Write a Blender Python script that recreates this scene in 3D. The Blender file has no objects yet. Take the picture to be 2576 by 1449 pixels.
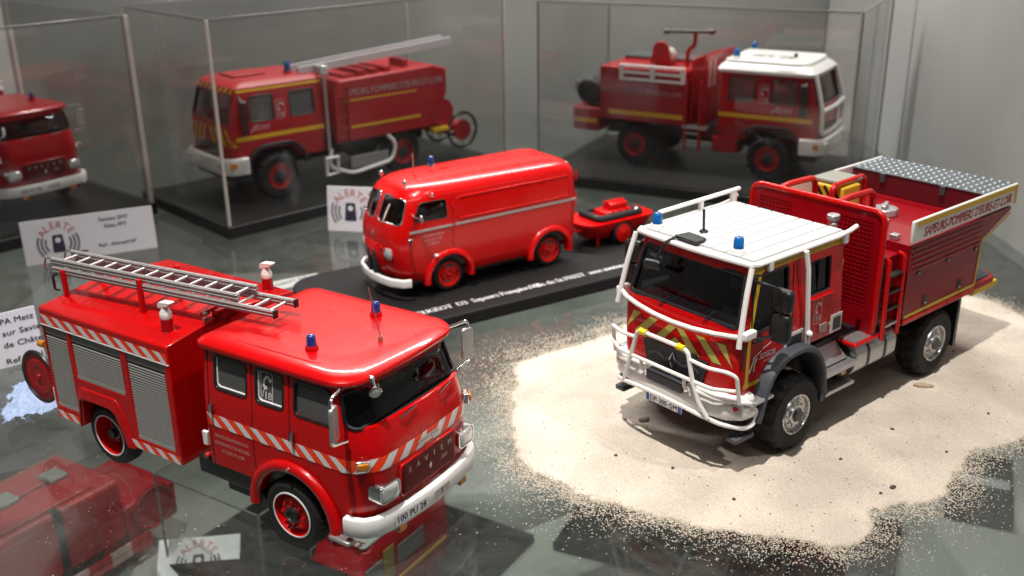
import bpy, bmesh, math, random
from math import sin, cos, pi, radians, sqrt, atan2
from mathutils import Vector, Matrix

# ---------------------------------------------------------------- camera, light, exposure
S = 1.0 / 43.0            # the models are 1:43; the script works in metres of the full-size vehicles
SC = bpy.context.scene
COL = SC.collection
random.seed(7)

CAM_H, CAM_PITCH, CAM_ROLL, CAM_F = 7.69, 0.370045, -0.014118, 2601.82 / 2576.0 * 36.0
cd = bpy.data.cameras.new('camera'); cam = bpy.data.objects.new('camera', cd); COL.objects.link(cam)
cd.lens = CAM_F; cd.sensor_width = 36.0; cd.clip_start = 0.01; cd.clip_end = 50.0
_rt = Vector((1, 0, 0)); _up = Vector((0, sin(CAM_PITCH), cos(CAM_PITCH))); _fw = Vector((0, cos(CAM_PITCH), -sin(CAM_PITCH)))
_r2 = _rt * cos(CAM_ROLL) + _up * sin(CAM_ROLL); _u2 = -_rt * sin(CAM_ROLL) + _up * cos(CAM_ROLL); _b2 = -_fw
cam.matrix_world = Matrix(((_r2.x, _u2.x, _b2.x, 0), (_r2.y, _u2.y, _b2.y, 0), (_r2.z, _u2.z, _b2.z, CAM_H * S), (0, 0, 0, 1)))
cd.dof.use_dof = True; cd.dof.focus_distance = 13.6 * S; cd.dof.aperture_fstop = 18.0
SC.camera = cam

W = bpy.data.worlds.new('World'); SC.world = W; W.use_nodes = True
W.node_tree.nodes['Background'].inputs[0].default_value = (0.92, 0.95, 1.0, 1)
W.node_tree.nodes['Background'].inputs[1].default_value = 0.06

def spot(name, loc, tgt, power, size, angle, blend, col):
    d = bpy.data.lights.new(name, 'SPOT'); d.energy = power; d.shadow_soft_size = size; d.spot_size = radians(angle); d.spot_blend = blend; d.color = col
    o = bpy.data.objects.new(name, d); COL.objects.link(o)
    o.location = Vector(loc) * S
    o.rotation_euler = (Vector(tgt) - Vector(loc)).to_track_quat('-Z', 'Y').to_euler()
    return o
spot('room_spot', (-9.0, -3.8, 70.0), (0.5, 13.5, 0), 142.0, 0.010, 25, 1.0, (1.0, 0.955, 0.89))
spot('room_spot', (34.0, -2.0, 62.0), (4.0, 16.0, 0), 38.0, 0.03, 22, 0.9, (1.0, 0.96, 0.91))
spot('van_fill_spot', (-2.4, 17.4, 19.0), (-1.0, 20.8, 0), 2.0, 0.006, 38, 0.9, (1.0, 0.96, 0.91))  # added spot that brightens the van
def area(name, loc, tgt, power, sx, sy, col):
    d = bpy.data.lights.new(name, 'AREA'); d.shape = 'RECTANGLE'; d.size = sx * S; d.size_y = sy * S; d.energy = power; d.color = col
    o = bpy.data.objects.new(name, d); COL.objects.link(o); o.location = Vector(loc) * S
    o.rotation_euler = (Vector(tgt) - Vector(loc)).to_track_quat('-Z', 'Y').to_euler(); return o
area('added_fill_strip', (1, 30.5, 20), (1.5, 32, 0), 4.8, 24, 1.6, (1.0, 0.985, 0.95))  # added area light that lifts the back walls
area('added_fill_strip', (-1.5, 5.2, 15), (-1.5, 13.5, 1), .30, 16, .8, (1.0, 0.97, 0.93))  # added soft front fill, out of view
area('lower_fill_light', (-3, 12, -.8), (-2, 24, -6), .07, 24, .6, (1.0, 0.97, 0.92))  # added to brighten the models under the glass

SC.view_settings.view_transform = 'Standard'; SC.view_settings.look = 'None'
SC.view_settings.exposure = 0.0; SC.view_settings.gamma = 1.0; SC.view_settings.use_curve_mapping = False
SC.render.engine = 'CYCLES'
SC.cycles.use_denoising = True
SC.cycles.max_bounces = 10; SC.cycles.transparent_max_bounces = 32; SC.cycles.glossy_bounces = 5; SC.cycles.diffuse_bounces = 4
SC.cycles.caustics_reflective = False; SC.cycles.caustics_refractive = False
SC.cycles.sample_clamp_indirect = 6.0

# ---------------------------------------------------------------- materials
MATS = {}
def mat(name, col, rough=0.5, metal=0.0, coat=0.0, var=0.0, vscale=20.0, bump=0.0, bscale=60.0, spec=0.5, rvar=0.0, emit=None):
    if name in MATS: return MATS[name]
    m = bpy.data.materials.new(name); m.use_nodes = True; nt = m.node_tree; b = nt.nodes['Principled BSDF']
    b.inputs['Base Color'].default_value = (*col, 1); b.inputs['Roughness'].default_value = rough
    b.inputs['Metallic'].default_value = metal; b.inputs['Coat Weight'].default_value = coat
    b.inputs['Coat Roughness'].default_value = 0.06; b.inputs['Specular IOR Level'].default_value = spec
    if var or bump or rvar:
        tc = nt.nodes.new('ShaderNodeTexCoord')
        mp = nt.nodes.new('ShaderNodeMapping'); mp.inputs['Scale'].default_value = (1 / S,) * 3
        nt.links.new(tc.outputs['Object'], mp.inputs[0])
    if var or rvar:
        n = nt.nodes.new('ShaderNodeTexNoise'); n.inputs['Scale'].default_value = vscale; n.inputs['Detail'].default_value = 6
        nt.links.new(mp.outputs[0], n.inputs['Vector'])
    if var:
        hs = nt.nodes.new('ShaderNodeHueSaturation'); hs.inputs['Color'].default_value = (*col, 1)
        mr = nt.nodes.new('ShaderNodeMapRange'); mr.inputs['From Min'].default_value = 0.25; mr.inputs['From Max'].default_value = 0.75
        mr.inputs['To Min'].default_value = 1 - var; mr.inputs['To Max'].default_value = 1 + var
        nt.links.new(n.outputs[0], mr.inputs[0]); nt.links.new(mr.outputs[0], hs.inputs['Value']); nt.links.new(hs.outputs[0], b.inputs['Base Color'])
    if rvar:
        m2 = nt.nodes.new('ShaderNodeMapRange'); m2.inputs['From Min'].default_value = 0.3; m2.inputs['From Max'].default_value = 0.7
        m2.inputs['To Min'].default_value = max(0.02, rough - rvar); m2.inputs['To Max'].default_value = rough + rvar
        nt.links.new(n.outputs[0], m2.inputs[0]); nt.links.new(m2.outputs[0], b.inputs['Roughness'])
    if bump:
        n2 = nt.nodes.new('ShaderNodeTexNoise'); n2.inputs['Scale'].default_value = bscale; n2.inputs['Detail'].default_value = 4
        nt.links.new(mp.outputs[0], n2.inputs['Vector'])
        bp = nt.nodes.new('ShaderNodeBump'); bp.inputs['Strength'].default_value = bump; bp.inputs['Distance'].default_value = 0.02 * S
        nt.links.new(n2.outputs[0], bp.inputs['Height']); nt.links.new(bp.outputs[0], b.inputs['Normal'])
    if emit:
        b.inputs['Emission Color'].default_value = (*emit[0], 1); b.inputs['Emission Strength'].default_value = emit[1]
    MATS[name] = m
    return m

def glass(name, tint=(0.93, 0.96, 0.95), ior=1.5, rough=0.0, refl=1.0, haze=0.0, haze_col=(0.6, 0.58, 0.54), smudge=0.0):
    if name in MATS: return MATS[name]
    m = bpy.data.materials.new(name); m.use_nodes = True; nt = m.node_tree
    for n in list(nt.nodes): nt.nodes.remove(n)
    out = nt.nodes.new('ShaderNodeOutputMaterial'); tr = nt.nodes.new('ShaderNodeBsdfTransparent'); gl = nt.nodes.new('ShaderNodeBsdfGlossy')
    tr.inputs[0].default_value = (*tint, 1); gl.inputs['Roughness'].default_value = rough; gl.inputs[0].default_value = (refl, refl, refl, 1)
    lw = nt.nodes.new('ShaderNodeLayerWeight'); lw.inputs['Blend'].default_value = 0.5
    pw = nt.nodes.new('ShaderNodeMath'); pw.operation = 'POWER'; pw.inputs[1].default_value = 5.0; nt.links.new(lw.outputs['Facing'], pw.inputs[0])
    f0 = ((ior - 1) / (ior + 1)) ** 2
    fr = nt.nodes.new('ShaderNodeMath'); fr.operation = 'MULTIPLY_ADD'; fr.inputs[1].default_value = 1 - f0; fr.inputs[2].default_value = f0; nt.links.new(pw.outputs[0], fr.inputs[0])
    mx = nt.nodes.new('ShaderNodeMixShader'); nt.links.new(fr.outputs[0], mx.inputs[0])
    if haze > 0:
        df = nt.nodes.new('ShaderNodeBsdfDiffuse'); df.inputs[0].default_value = (*haze_col, 1)
        m2 = nt.nodes.new('ShaderNodeMixShader'); m2.inputs[0].default_value = haze
        if smudge:
            tc = nt.nodes.new('ShaderNodeTexCoord'); mp = nt.nodes.new('ShaderNodeMapping'); mp.inputs['Scale'].default_value = (1 / S,) * 3; nt.links.new(tc.outputs['Object'], mp.inputs[0])
            nz = nt.nodes.new('ShaderNodeTexNoise'); nz.inputs['Scale'].default_value = smudge; nz.inputs['Detail'].default_value = 8; nz.inputs['Roughness'].default_value = .65; nz.inputs['Distortion'].default_value = 1.2; nt.links.new(mp.outputs[0], nz.inputs['Vector'])
            mr = nt.nodes.new('ShaderNodeMapRange'); mr.inputs['From Min'].default_value = .38; mr.inputs['From Max'].default_value = .75; mr.inputs['To Min'].default_value = haze * .35; mr.inputs['To Max'].default_value = haze * 2.4
            nt.links.new(nz.outputs[0], mr.inputs[0]); nt.links.new(mr.outputs[0], m2.inputs[0])
            m3 = nt.nodes.new('ShaderNodeMapRange'); m3.inputs['From Min'].default_value = .4; m3.inputs['From Max'].default_value = .75; m3.inputs['To Min'].default_value = .0; m3.inputs['To Max'].default_value = .12
            nt.links.new(nz.outputs[0], m3.inputs[0]); nt.links.new(m3.outputs[0], gl.inputs['Roughness'])
        nt.links.new(tr.outputs[0], m2.inputs[1]); nt.links.new(df.outputs[0], m2.inputs[2]); nt.links.new(m2.outputs[0], mx.inputs[1])
    else:
        nt.links.new(tr.outputs[0], mx.inputs[1])
    nt.links.new(gl.outputs[0], mx.inputs[2]); nt.links.new(mx.outputs[0], out.inputs[0])
    MATS[name] = m
    return m

RED = mat('red_paint', (0.50, 0.0015, 0.0025), 0.28, coat=0.4, spec=.22, rvar=0.02, vscale=4, var=0.03)
RED2 = mat('deep_red_paint', (0.33, 0.002, 0.006), 0.30, coat=0.4, spec=.22, rvar=0.025, vscale=4, var=0.04)
REDV = mat('van_red_paint', (0.55, 0.0015, 0.0015), 0.28, coat=0.35, spec=.22, rvar=0.025, vscale=4, var=0.03)
REDM = mat('dull_red_plastic', (0.34, 0.006, 0.012), 0.45, var=0.05, vscale=12)
WHITE = mat('white_paint', (0.80, 0.79, 0.77), 0.38, coat=0.3, var=0.03, vscale=12, rvar=0.05)
WTUBE = mat('white_tube_plastic', (0.82, 0.80, 0.78), 0.42, var=0.02, vscale=16)
BLACK = mat('black_plastic', (0.012, 0.012, 0.014), 0.4, var=0.2, vscale=20, rvar=0.08)
DARK = mat('dark_grey_plastic', (0.045, 0.05, 0.062), 0.48, var=0.12, vscale=18, bump=0.1)
RUBBER = mat('tyre_rubber', (0.009, 0.009, 0.0095), 0.66, spec=.3, var=0.2, vscale=14, bump=0.25, bscale=50)
CHROME = mat('chrome', (0.82, 0.82, 0.83), 0.13, metal=1.0, rvar=0.05, vscale=30)
SILVER = mat('silver_paint', (0.50, 0.50, 0.51), 0.34, metal=0.75, rvar=0.08, vscale=25, var=0.06)
ALU = mat('ladder_aluminium', (0.42, 0.40, 0.40), 0.34, metal=0.45, rvar=0.1, vscale=22, var=0.08)
SLAT = mat('shutter_grey', (0.30, 0.30, 0.285), 0.42, metal=0.3, var=0.06, vscale=18)
WREFL = mat('white_reflective_tape', (0.72, 0.71, 0.73), 0.35, var=0.03, vscale=20)
OREFL = mat('orange_red_tape', (0.95, 0.05, 0.006), 0.38, var=0.03, vscale=20)
YEL = mat('yellow_tape', (0.68, 0.40, 0.02), 0.42, var=0.05, vscale=16)
YGRN = mat('yellow_green_tape', (0.46, 0.44, 0.09), 0.42, var=0.05, vscale=16)
YBRT = mat('bright_yellow_plastic', (0.80, 0.62, 0.01), 0.4)
PRINT = mat('white_print', (0.74, 0.72, 0.72), 0.5)
PRINTP = mat('pinkish_white_print', (0.55, 0.36, 0.35), 0.5)
PRINTB = mat('black_print', (0.015, 0.014, 0.018), 0.5)
PRINTR = mat('red_print', (0.55, 0.025, 0.045), 0.5)
PRINTN = mat('navy_print', (0.02, 0.02, 0.05), 0.5)
PRINTG = mat('grey_print', (0.10, 0.10, 0.14), 0.5)
PAPER = mat('card_paper', (0.84, 0.82, 0.88), 0.7, var=0.02, vscale=5)
INTER = mat('cab_interior', (0.05, 0.05, 0.055), 0.7)
SEAT = mat('grey_seat', (0.12, 0.12, 0.125), 0.8)
AMBER = mat('amber_lens', (0.55, 0.19, 0.01), 0.15, coat=0.8)
REDL = mat('red_lens', (0.45, 0.01, 0.01), 0.15, coat=0.8)
LENS = mat('clear_lens', (0.62, 0.63, 0.62), 0.12, metal=0.35, coat=1.0, bump=0.5, bscale=22)
GREYP = mat('grey_insert', (0.20, 0.20, 0.20), 0.5)
TREAD = mat('tread_plate', (0.14, 0.155, 0.17), 0.35, metal=0.6, var=0.08, vscale=12, rvar=0.06)
PLATE = mat('plate_white', (0.74, 0.74, 0.76), 0.4)
BASEM = mat('case_base_black', (0.010, 0.010, 0.010), 0.42, spec=.3, var=0.25, vscale=5, bump=0.05, bscale=90)
BASEV = mat('plinth_charcoal', (0.010, 0.0095, 0.0095), 0.6, spec=.2, var=0.15, vscale=6, bump=0.12, bscale=60)
CRIM = mat('crimson_paint', (0.26, 0.002, 0.007), 0.32, coat=0.4, spec=.22, var=.04, vscale=4)
RWHITE = mat('roof_white', (.52, .52, .52), .42, var=.04, vscale=6)
BLUE = None
def blue_lens():
    global BLUE
    m = bpy.data.materials.new('blue_lens'); m.use_nodes = True; b = m.node_tree.nodes['Principled BSDF']
    b.inputs['Base Color'].default_value = (0.01, 0.16, 0.55, 1); b.inputs['Roughness'].default_value = 0.12
    b.inputs['Transmission Weight'].default_value = 0.55; b.inputs['Coat Weight'].default_value = 1.0; b.inputs['IOR'].default_value = 1.3
    BLUE = m
blue_lens()
BLUED = mat('dark_blue_lens', (0.008, 0.035, 0.20), 0.12, coat=1.0)
GWIN = glass('window_glass', (0.55, 0.56, 0.56), 1.5, haze=.42, haze_col=(.20, .20, .20))
GDARK = glass('dark_windscreen_glass', (0.30, 0.30, 0.31), 1.5)
GCLR = glass('clear_windscreen_glass', (0.55, 0.56, 0.57), 1.45)
GSHELF = glass('shelf_glass', (0.86, 0.89, 0.87), 1.52, haze=0.026, haze_col=(0.5, 0.52, 0.50), smudge=.9)
ACRYL = glass('case_acrylic', (0.965, 0.965, 0.96), 1.36, refl=.75, haze=0.006, haze_col=(0.62, 0.58, 0.54), smudge=.45)
EDGE = mat('acrylic_edge', (0.52, 0.47, 0.42), 0.35, coat=0.5); GEDGE = mat('grey_acrylic_edge', (0.17, 0.165, 0.16), 0.3, coat=0.5)

# ---------------------------------------------------------------- mesh helpers
class MB:
    def __init__(self): self.v = []; self.f = []
    def add(self, vs, fs):
        o = len(self.v); self.v += [tuple(p) for p in vs]; self.f += [tuple(i + o for i in f) for f in fs]; return self
    def box(self, x0, x1, y0, y1, z0, z1):
        vs = [(x, y, z) for x in (x0, x1) for y in (y0, y1) for z in (z0, z1)]
        return self.add(vs, [(0, 1, 3, 2), (4, 6, 7, 5), (0, 4, 5, 1), (2, 3, 7, 6), (0, 2, 6, 4), (1, 5, 7, 3)])
    def obox(self, c, ax, ay, az, sx, sy, sz):
        c = Vector(c); ax, ay, az = (Vector(a).normalized() for a in (ax, ay, az)); vs = []
        for i in (-1, 1):
            for j in (-1, 1):
                for k in (-1, 1): vs.append(c + ax * i * sx / 2 + ay * j * sy / 2 + az * k * sz / 2)
        return self.add(vs, [(0, 1, 3, 2), (4, 6, 7, 5), (0, 4, 5, 1), (2, 3, 7, 6), (0, 2, 6, 4), (1, 5, 7, 3)])
    def cyl(self, p0, p1, r0, r1=None, n=16, cap=True):
        r1 = r0 if r1 is None else r1
        p0, p1 = Vector(p0), Vector(p1); d = (p1 - p0).normalized()
        a = d.orthogonal().normalized(); b = d.cross(a); vs = []
        for i in range(n):
            t = 2 * pi * i / n; u = a * cos(t) + b * sin(t); vs.append(p0 + u * r0); vs.append(p1 + u * r1)
        fs = [(2 * i, 2 * ((i + 1) % n), 2 * ((i + 1) % n) + 1, 2 * i + 1) for i in range(n)]
        if cap: fs += [tuple(2 * i for i in reversed(range(n))), tuple(2 * i + 1 for i in range(n))]
        return self.add(vs, fs)
    def lathe(self, o, axis, prof, n=32, mod=None):
        o = Vector(o); ax = Vector(axis).normalized(); a = ax.orthogonal().normalized(); b = ax.cross(a); m = len(prof); vs = []; fs = []
        for i in range(n):
            t = 2 * pi * i / n; u = a * cos(t) + b * sin(t)
            for k, (r, h) in enumerate(prof):
                rr = r * (mod(i, k) if mod else 1.0)
                vs.append(o + u * rr + ax * h)
        for i in range(n):
            j = (i + 1) % n
            for k in range(m - 1): fs.append((i * m + k, i * m + k + 1, j * m + k + 1, j * m + k))
        return self.add(vs, fs)
    def tube(self, pts, r, n=8, closed=False):
        P = [Vector(p) for p in pts]; m = len(P); vs = []; fs = []; prev = None
        for i in range(m):
            if closed: d = P[(i + 1) % m] - P[i - 1]
            else: d = P[min(i + 1, m - 1)] - P[max(i - 1, 0)]
            d.normalize()
            if prev is None: a = d.orthogonal().normalized()
            else:
                a = prev - d * prev.dot(d); a.normalize()
            prev = a; b = d.cross(a)
            for k in range(n):
                t = 2 * pi * k / n; vs.append(P[i] + (a * cos(t) + b * sin(t)) * r)
        for i in range(m if closed else m - 1):
            j = (i + 1) % m
            for k in range(n):
                l = (k + 1) % n; fs.append((i * n + k, i * n + l, j * n + l, j * n + k))
        if not closed: fs += [tuple(reversed(range(n))), tuple((m - 1) * n + k for k in range(n))]
        return self.add(vs, fs)
    def prism(self, poly, axis, d0, d1):
        # poly: 2-D outline; axis 'x': (y,z), 'y': (x,z), 'z': (x,y)
        n = len(poly)
        def P(a, b, d): return (d, a, b) if axis == 'x' else ((a, d, b) if axis == 'y' else (a, b, d))
        vs = [P(a, b, d0) for a, b in poly] + [P(a, b, d1) for a, b in poly]
        fs = [(i, (i + 1) % n, n + (i + 1) % n, n + i) for i in range(n)] + [tuple(reversed(range(n))), tuple(n + i for i in range(n))]
        return self.add(vs, fs)
    def loft(self, rings, capb=True, capt=True):
        n = len(rings[0]); vs = [p for r in rings for p in r]; fs = []
        for i in range(len(rings) - 1):
            for k in range(n):
                l = (k + 1) % n; fs.append((i * n + k, i * n + l, (i + 1) * n + l, (i + 1) * n + k))
        if capb: fs.append(tuple(reversed(range(n))))
        if capt: fs.append(tuple((len(rings) - 1) * n + k for k in range(n)))
        return self.add(vs, fs)
    def sweep(self, path, prof, closed_prof=True):
        # path: list of (origin, u, v) frames; prof: list of (a,b)
        n = len(prof); vs = []; fs = []
        for o, u, v in path:
            o, u, v = Vector(o), Vector(u), Vector(v)
            for a, b in prof: vs.append(o + u * a + v * b)
        for i in range(len(path) - 1):
            for k in range(n if closed_prof else n - 1):
                l = (k + 1) % n; fs.append((i * n + k, i * n + l, (i + 1) * n + l, (i + 1) * n + k))
        if closed_prof: fs += [tuple(reversed(range(n))), tuple((len(path) - 1) * n + k for k in range(n))]
        return self.add(vs, fs)
    def drape(self, quad, f, nu=4, nv=1):
        # quad: 4 (u,v) corners, mapped by f(u,v) on a surface
        (a, b, c, d) = quad; vs = []; fs = []
        for j in range(nv + 1):
            t = j / nv
            for i in range(nu + 1):
                s = i / nu
                u = (a[0] * (1 - s) + b[0] * s) * (1 - t) + (d[0] * (1 - s) + c[0] * s) * t
                v = (a[1] * (1 - s) + b[1] * s) * (1 - t) + (d[1] * (1 - s) + c[1] * s) * t
                vs.append(f(u, v))
        for j in range(nv):
            for i in range(nu):
                k = j * (nu + 1) + i; fs.append((k, k + 1, k + nu + 2, k + nu + 1))
        return self.add(vs, fs)
    def dome(self, c, r, h, n=20, m=6, axis=(0, 0, 1)):
        return self.lathe(c, axis, [(max(r * cos(pi / 2 * k / m), 1e-4), h * sin(pi / 2 * k / m)) for k in range(m + 1)], n)
    def ball(self, c, rx, ry, rz, n=14, m=8):
        c = Vector(c); vs = []; fs = []
        for j in range(m + 1):
            ph = -pi / 2 + pi * j / m
            for i in range(n):
                t = 2 * pi * i / n; vs.append((c.x + rx * cos(ph) * cos(t), c.y + ry * cos(ph) * sin(t), c.z + rz * sin(ph)))
        for j in range(m):
            for i in range(n):
                k = (i + 1) % n; fs.append((j * n + i, j * n + k, (j + 1) * n + k, (j + 1) * n + i))
        return self.add(vs, fs)

def mesh_of(mb, name):
    me = bpy.data.meshes.new(name)
    me.from_pydata([(x * S, y * S, z * S) for x, y, z in mb.v], [], mb.f); me.validate(); me.update()
    bm = bmesh.new(); bm.from_mesh(me); bmesh.ops.remove_doubles(bm, verts=bm.verts, dist=1e-4 * S); bmesh.ops.recalc_face_normals(bm, faces=bm.faces); bm.to_mesh(me); bm.free()
    return me
def shade(me, ang=35):
    me.polygons.foreach_set('use_smooth', [True] * len(me.polygons)); me.set_sharp_from_angle(angle=radians(ang)); me.update()
def obj(name, mb, m, parent=None, bevel=0.0, ang=35, seg=2):
    me = mesh_of(mb, name) if isinstance(mb, MB) else mb
    o = bpy.data.objects.new(name, me); COL.objects.link(o)
    if me.materials: me.materials[0] = m
    else: me.materials.append(m)
    if bevel > 0:
        md = o.modifiers.new('bevel', 'BEVEL'); md.width = bevel * S; md.segments = seg; md.limit_method = 'ANGLE'; md.angle_limit = radians(35)
        md.harden_normals = False
    shade(me, ang)
    if parent: o.parent = parent
    return o
def again(src, parent, loc=None, name=None):
    o = src.copy(); COL.objects.link(o); o.parent = parent
    if loc is not None: o.location = Vector(loc) * S
    return o
def thing(name, label, cat, loc=(0, 0, 0), yaw=0.0, group=None, scale=1.0, pitch=0.0):
    o = bpy.data.objects.new(name, None); COL.objects.link(o); o.empty_display_size = 0.01
    o.location = Vector(loc) * S; o.rotation_euler = (0, pitch, yaw); o.scale = (scale,) * 3
    tag(o, label, cat, group); return o
def tag(o, label, cat, group=None, kind=None):
    if label: o['label'] = label
    if cat: o['category'] = cat
    if group: o['group'] = group
    if kind: o['kind'] = kind
    return o
def sub(name, parent, loc=(0, 0, 0), rot=(0, 0, 0)):
    o = bpy.data.objects.new(name, None); COL.objects.link(o); o.empty_display_size = 0.005; o.parent = parent
    o.location = Vector(loc) * S; o.rotation_euler = rot; return o
def cut(o, mbs):
    me = mesh_of(mbs, 'cutter'); big = Matrix.Scale(100.0, 4); me.transform(big); o.data.transform(big)
    c = bpy.data.objects.new('cutter', me); COL.objects.link(c); par = o.parent; o.parent = None
    md = o.modifiers.new('cut', 'BOOLEAN'); md.operation = 'DIFFERENCE'; md.solver = 'EXACT'; md.object = c; md.use_self = False
    dg = bpy.context.evaluated_depsgraph_get(); dg.update(); new = bpy.data.meshes.new_from_object(o.evaluated_get(dg))
    o.modifiers.remove(md); old = o.data; o.data = new; bpy.data.meshes.remove(old); bpy.data.objects.remove(c); bpy.data.meshes.remove(me)
    new.transform(Matrix.Scale(0.01, 4)); o.parent = par
    shade(o.data, 32); return o
def solid_shell(mb, name, t, m, parent):
    """closed loft -> hollow shell of thickness t"""
    o = obj(name, mb, m, parent)
    md = o.modifiers.new('shell', 'SOLIDIFY'); md.thickness = t * S; md.offset = -1
    dg = bpy.context.evaluated_depsgraph_get(); new = bpy.data.meshes.new_from_object(o.evaluated_get(dg))
    o.modifiers.remove(md); o.data = new; return o

def rrect(x0, x1, y0, y1, r, n=5):
    P = []
    for cx, cy, a0 in ((x1 - r, y1 - r, 0), (x0 + r, y1 - r, 90), (x0 + r, y0 + r, 180), (x1 - r, y0 + r, 270)):
        for k in range(n + 1):
            t = radians(a0 + 90 * k / n); P.append((cx + r * cos(t), cy + r * sin(t)))
    return P
def rpoly(pts, r, n=4):
    """round the corners of a 2-D polygon"""
    P = []; m = len(pts)
    for i in range(m):
        p0, p1, p2 = Vector(pts[i - 1]), Vector(pts[i]), Vector(pts[(i + 1) % m])
        a = (p0 - p1); b = (p2 - p1); q = min(r, a.length * 0.45, b.length * 0.45); a.normalize(); b.normalize()
        s, e = p1 + a * q, p1 + b * q
        for k in range(n + 1):
            t = k / n; P.append(tuple(s * (1 - t) ** 2 + p1 * 2 * t * (1 - t) + e * t * t))
    return P
def fillet(pts, r=0.08, n=4):
    P = [Vector(pts[0])]
    for i in range(1, len(pts) - 1):
        p0, p1, p2 = Vector(pts[i - 1]), Vector(pts[i]), Vector(pts[i + 1]); a = p0 - p1; b = p2 - p1
        q = min(r, a.length * 0.45, b.length * 0.45); a.normalize(); b.normalize(); s, e = p1 + a * q, p1 + b * q
        for k in range(n + 1):
            t = k / n; P.append(s * (1 - t) ** 2 + p1 * 2 * t * (1 - t) + e * t * t)
    P.append(Vector(pts[-1])); return P

_TX = {}
def text_geo(txt):
    if txt in _TX: return _TX[txt]
    c = bpy.data.curves.new('t', 'FONT'); c.body = txt; c.resolution_u = 2; o = bpy.data.objects.new('t', c); COL.objects.link(o)
    dg = bpy.context.evaluated_depsgraph_get(); me = bpy.data.meshes.new_from_object(o.evaluated_get(dg))
    vs = [tuple(v.co) for v in me.vertices]; fs = [tuple(p.vertices) for p in me.polygons]
    bpy.data.objects.remove(o); bpy.data.curves.remove(c); bpy.data.meshes.remove(me)
    x0 = min(v[0] for v in vs); x1 = max(v[0] for v in vs)
    _TX[txt] = ([(v[0] - x0, v[1]) for v in vs], fs, x1 - x0); return _TX[txt]
def text(mb, txt, u0, v0, h, f, width=None, align='L', slant=0.0, bold=0.0):
    """h: cap height. f(u,v) -> point"""
    vs, fs, w = text_geo(txt); k = h / 0.70; kx = (width / w) if width else k
    off = 0 if align == 'L' else (-w * kx / 2 if align == 'C' else -w * kx)
    for d in ((0, 0),) if not bold else ((0, 0), (bold * h, 0.0003), (bold * h * 0.5, bold * h * 0.5)):
        mb.add([f(u0 + off + x * kx + slant * y * k + d[0], v0 + y * k + d[1]) for x, y in vs], fs)
    return mb
def poly2(mb, pts, f):
    return mb.add([f(u, v) for u, v in pts], [tuple(range(len(pts)))])
def strip2(mb, pts, w, f):
    """flat line of width w in the (u,v) plane"""
    P = [Vector((u, v)) for u, v in pts]; vs = []; fs = []
    for i, p in enumerate(P):
        d = (P[min(i + 1, len(P) - 1)] - P[max(i - 1, 0)]).normalized(); q = Vector((-d.y, d.x)) * w / 2
        vs += [f(*(p + q)), f(*(p - q))]
    for i in range(len(P) - 1): fs.append((2 * i, 2 * i + 1, 2 * i + 3, 2 * i + 2))
    return mb.add(vs, fs)
def sideR(y, off=0.006): return lambda u, v: (u, -(y + off), v)
def sideL(y, off=0.006): return lambda u, v: (-u, (y + off), v)
def phone18(mb, u0, v0, h, f):
    """emergency call pictogram: rounded frame, handset and 18"""
    w = h * 0.52
    fr = rrect(u0, u0 + w, v0, v0 + h, h * 0.09); strip2(mb, fr + [fr[0]], h * 0.028, f)
    hs = [(u0 + w * .78, v0 + h * .80), (u0 + w * .52, v0 + h * .86), (u0 + w * .30, v0 + h * .72), (u0 + w * .24, v0 + h * .52), (u0 + w * .36, v0 + h * .44)]
    strip2(mb, hs, h * 0.085, f); strip2(mb, [(u0 + w * .70, v0 + h * .78), (u0 + w * .92, v0 + h * .72)], h * .13, f); strip2(mb, [(u0 + w * .26, v0 + h * .46), (u0 + w * .52, v0 + h * .47)], h * .12, f)
    strip2(mb, [(u0 + w * .36, v0 + h * .44), (u0 + w * .18, v0 + h * .30), (u0 + w * .14, v0 + h * .12)], h * 0.035, f)
    text(mb, '18', u0 + w * .36, v0 + h * .07, h * 0.26, f, bold=0.10)

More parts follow.
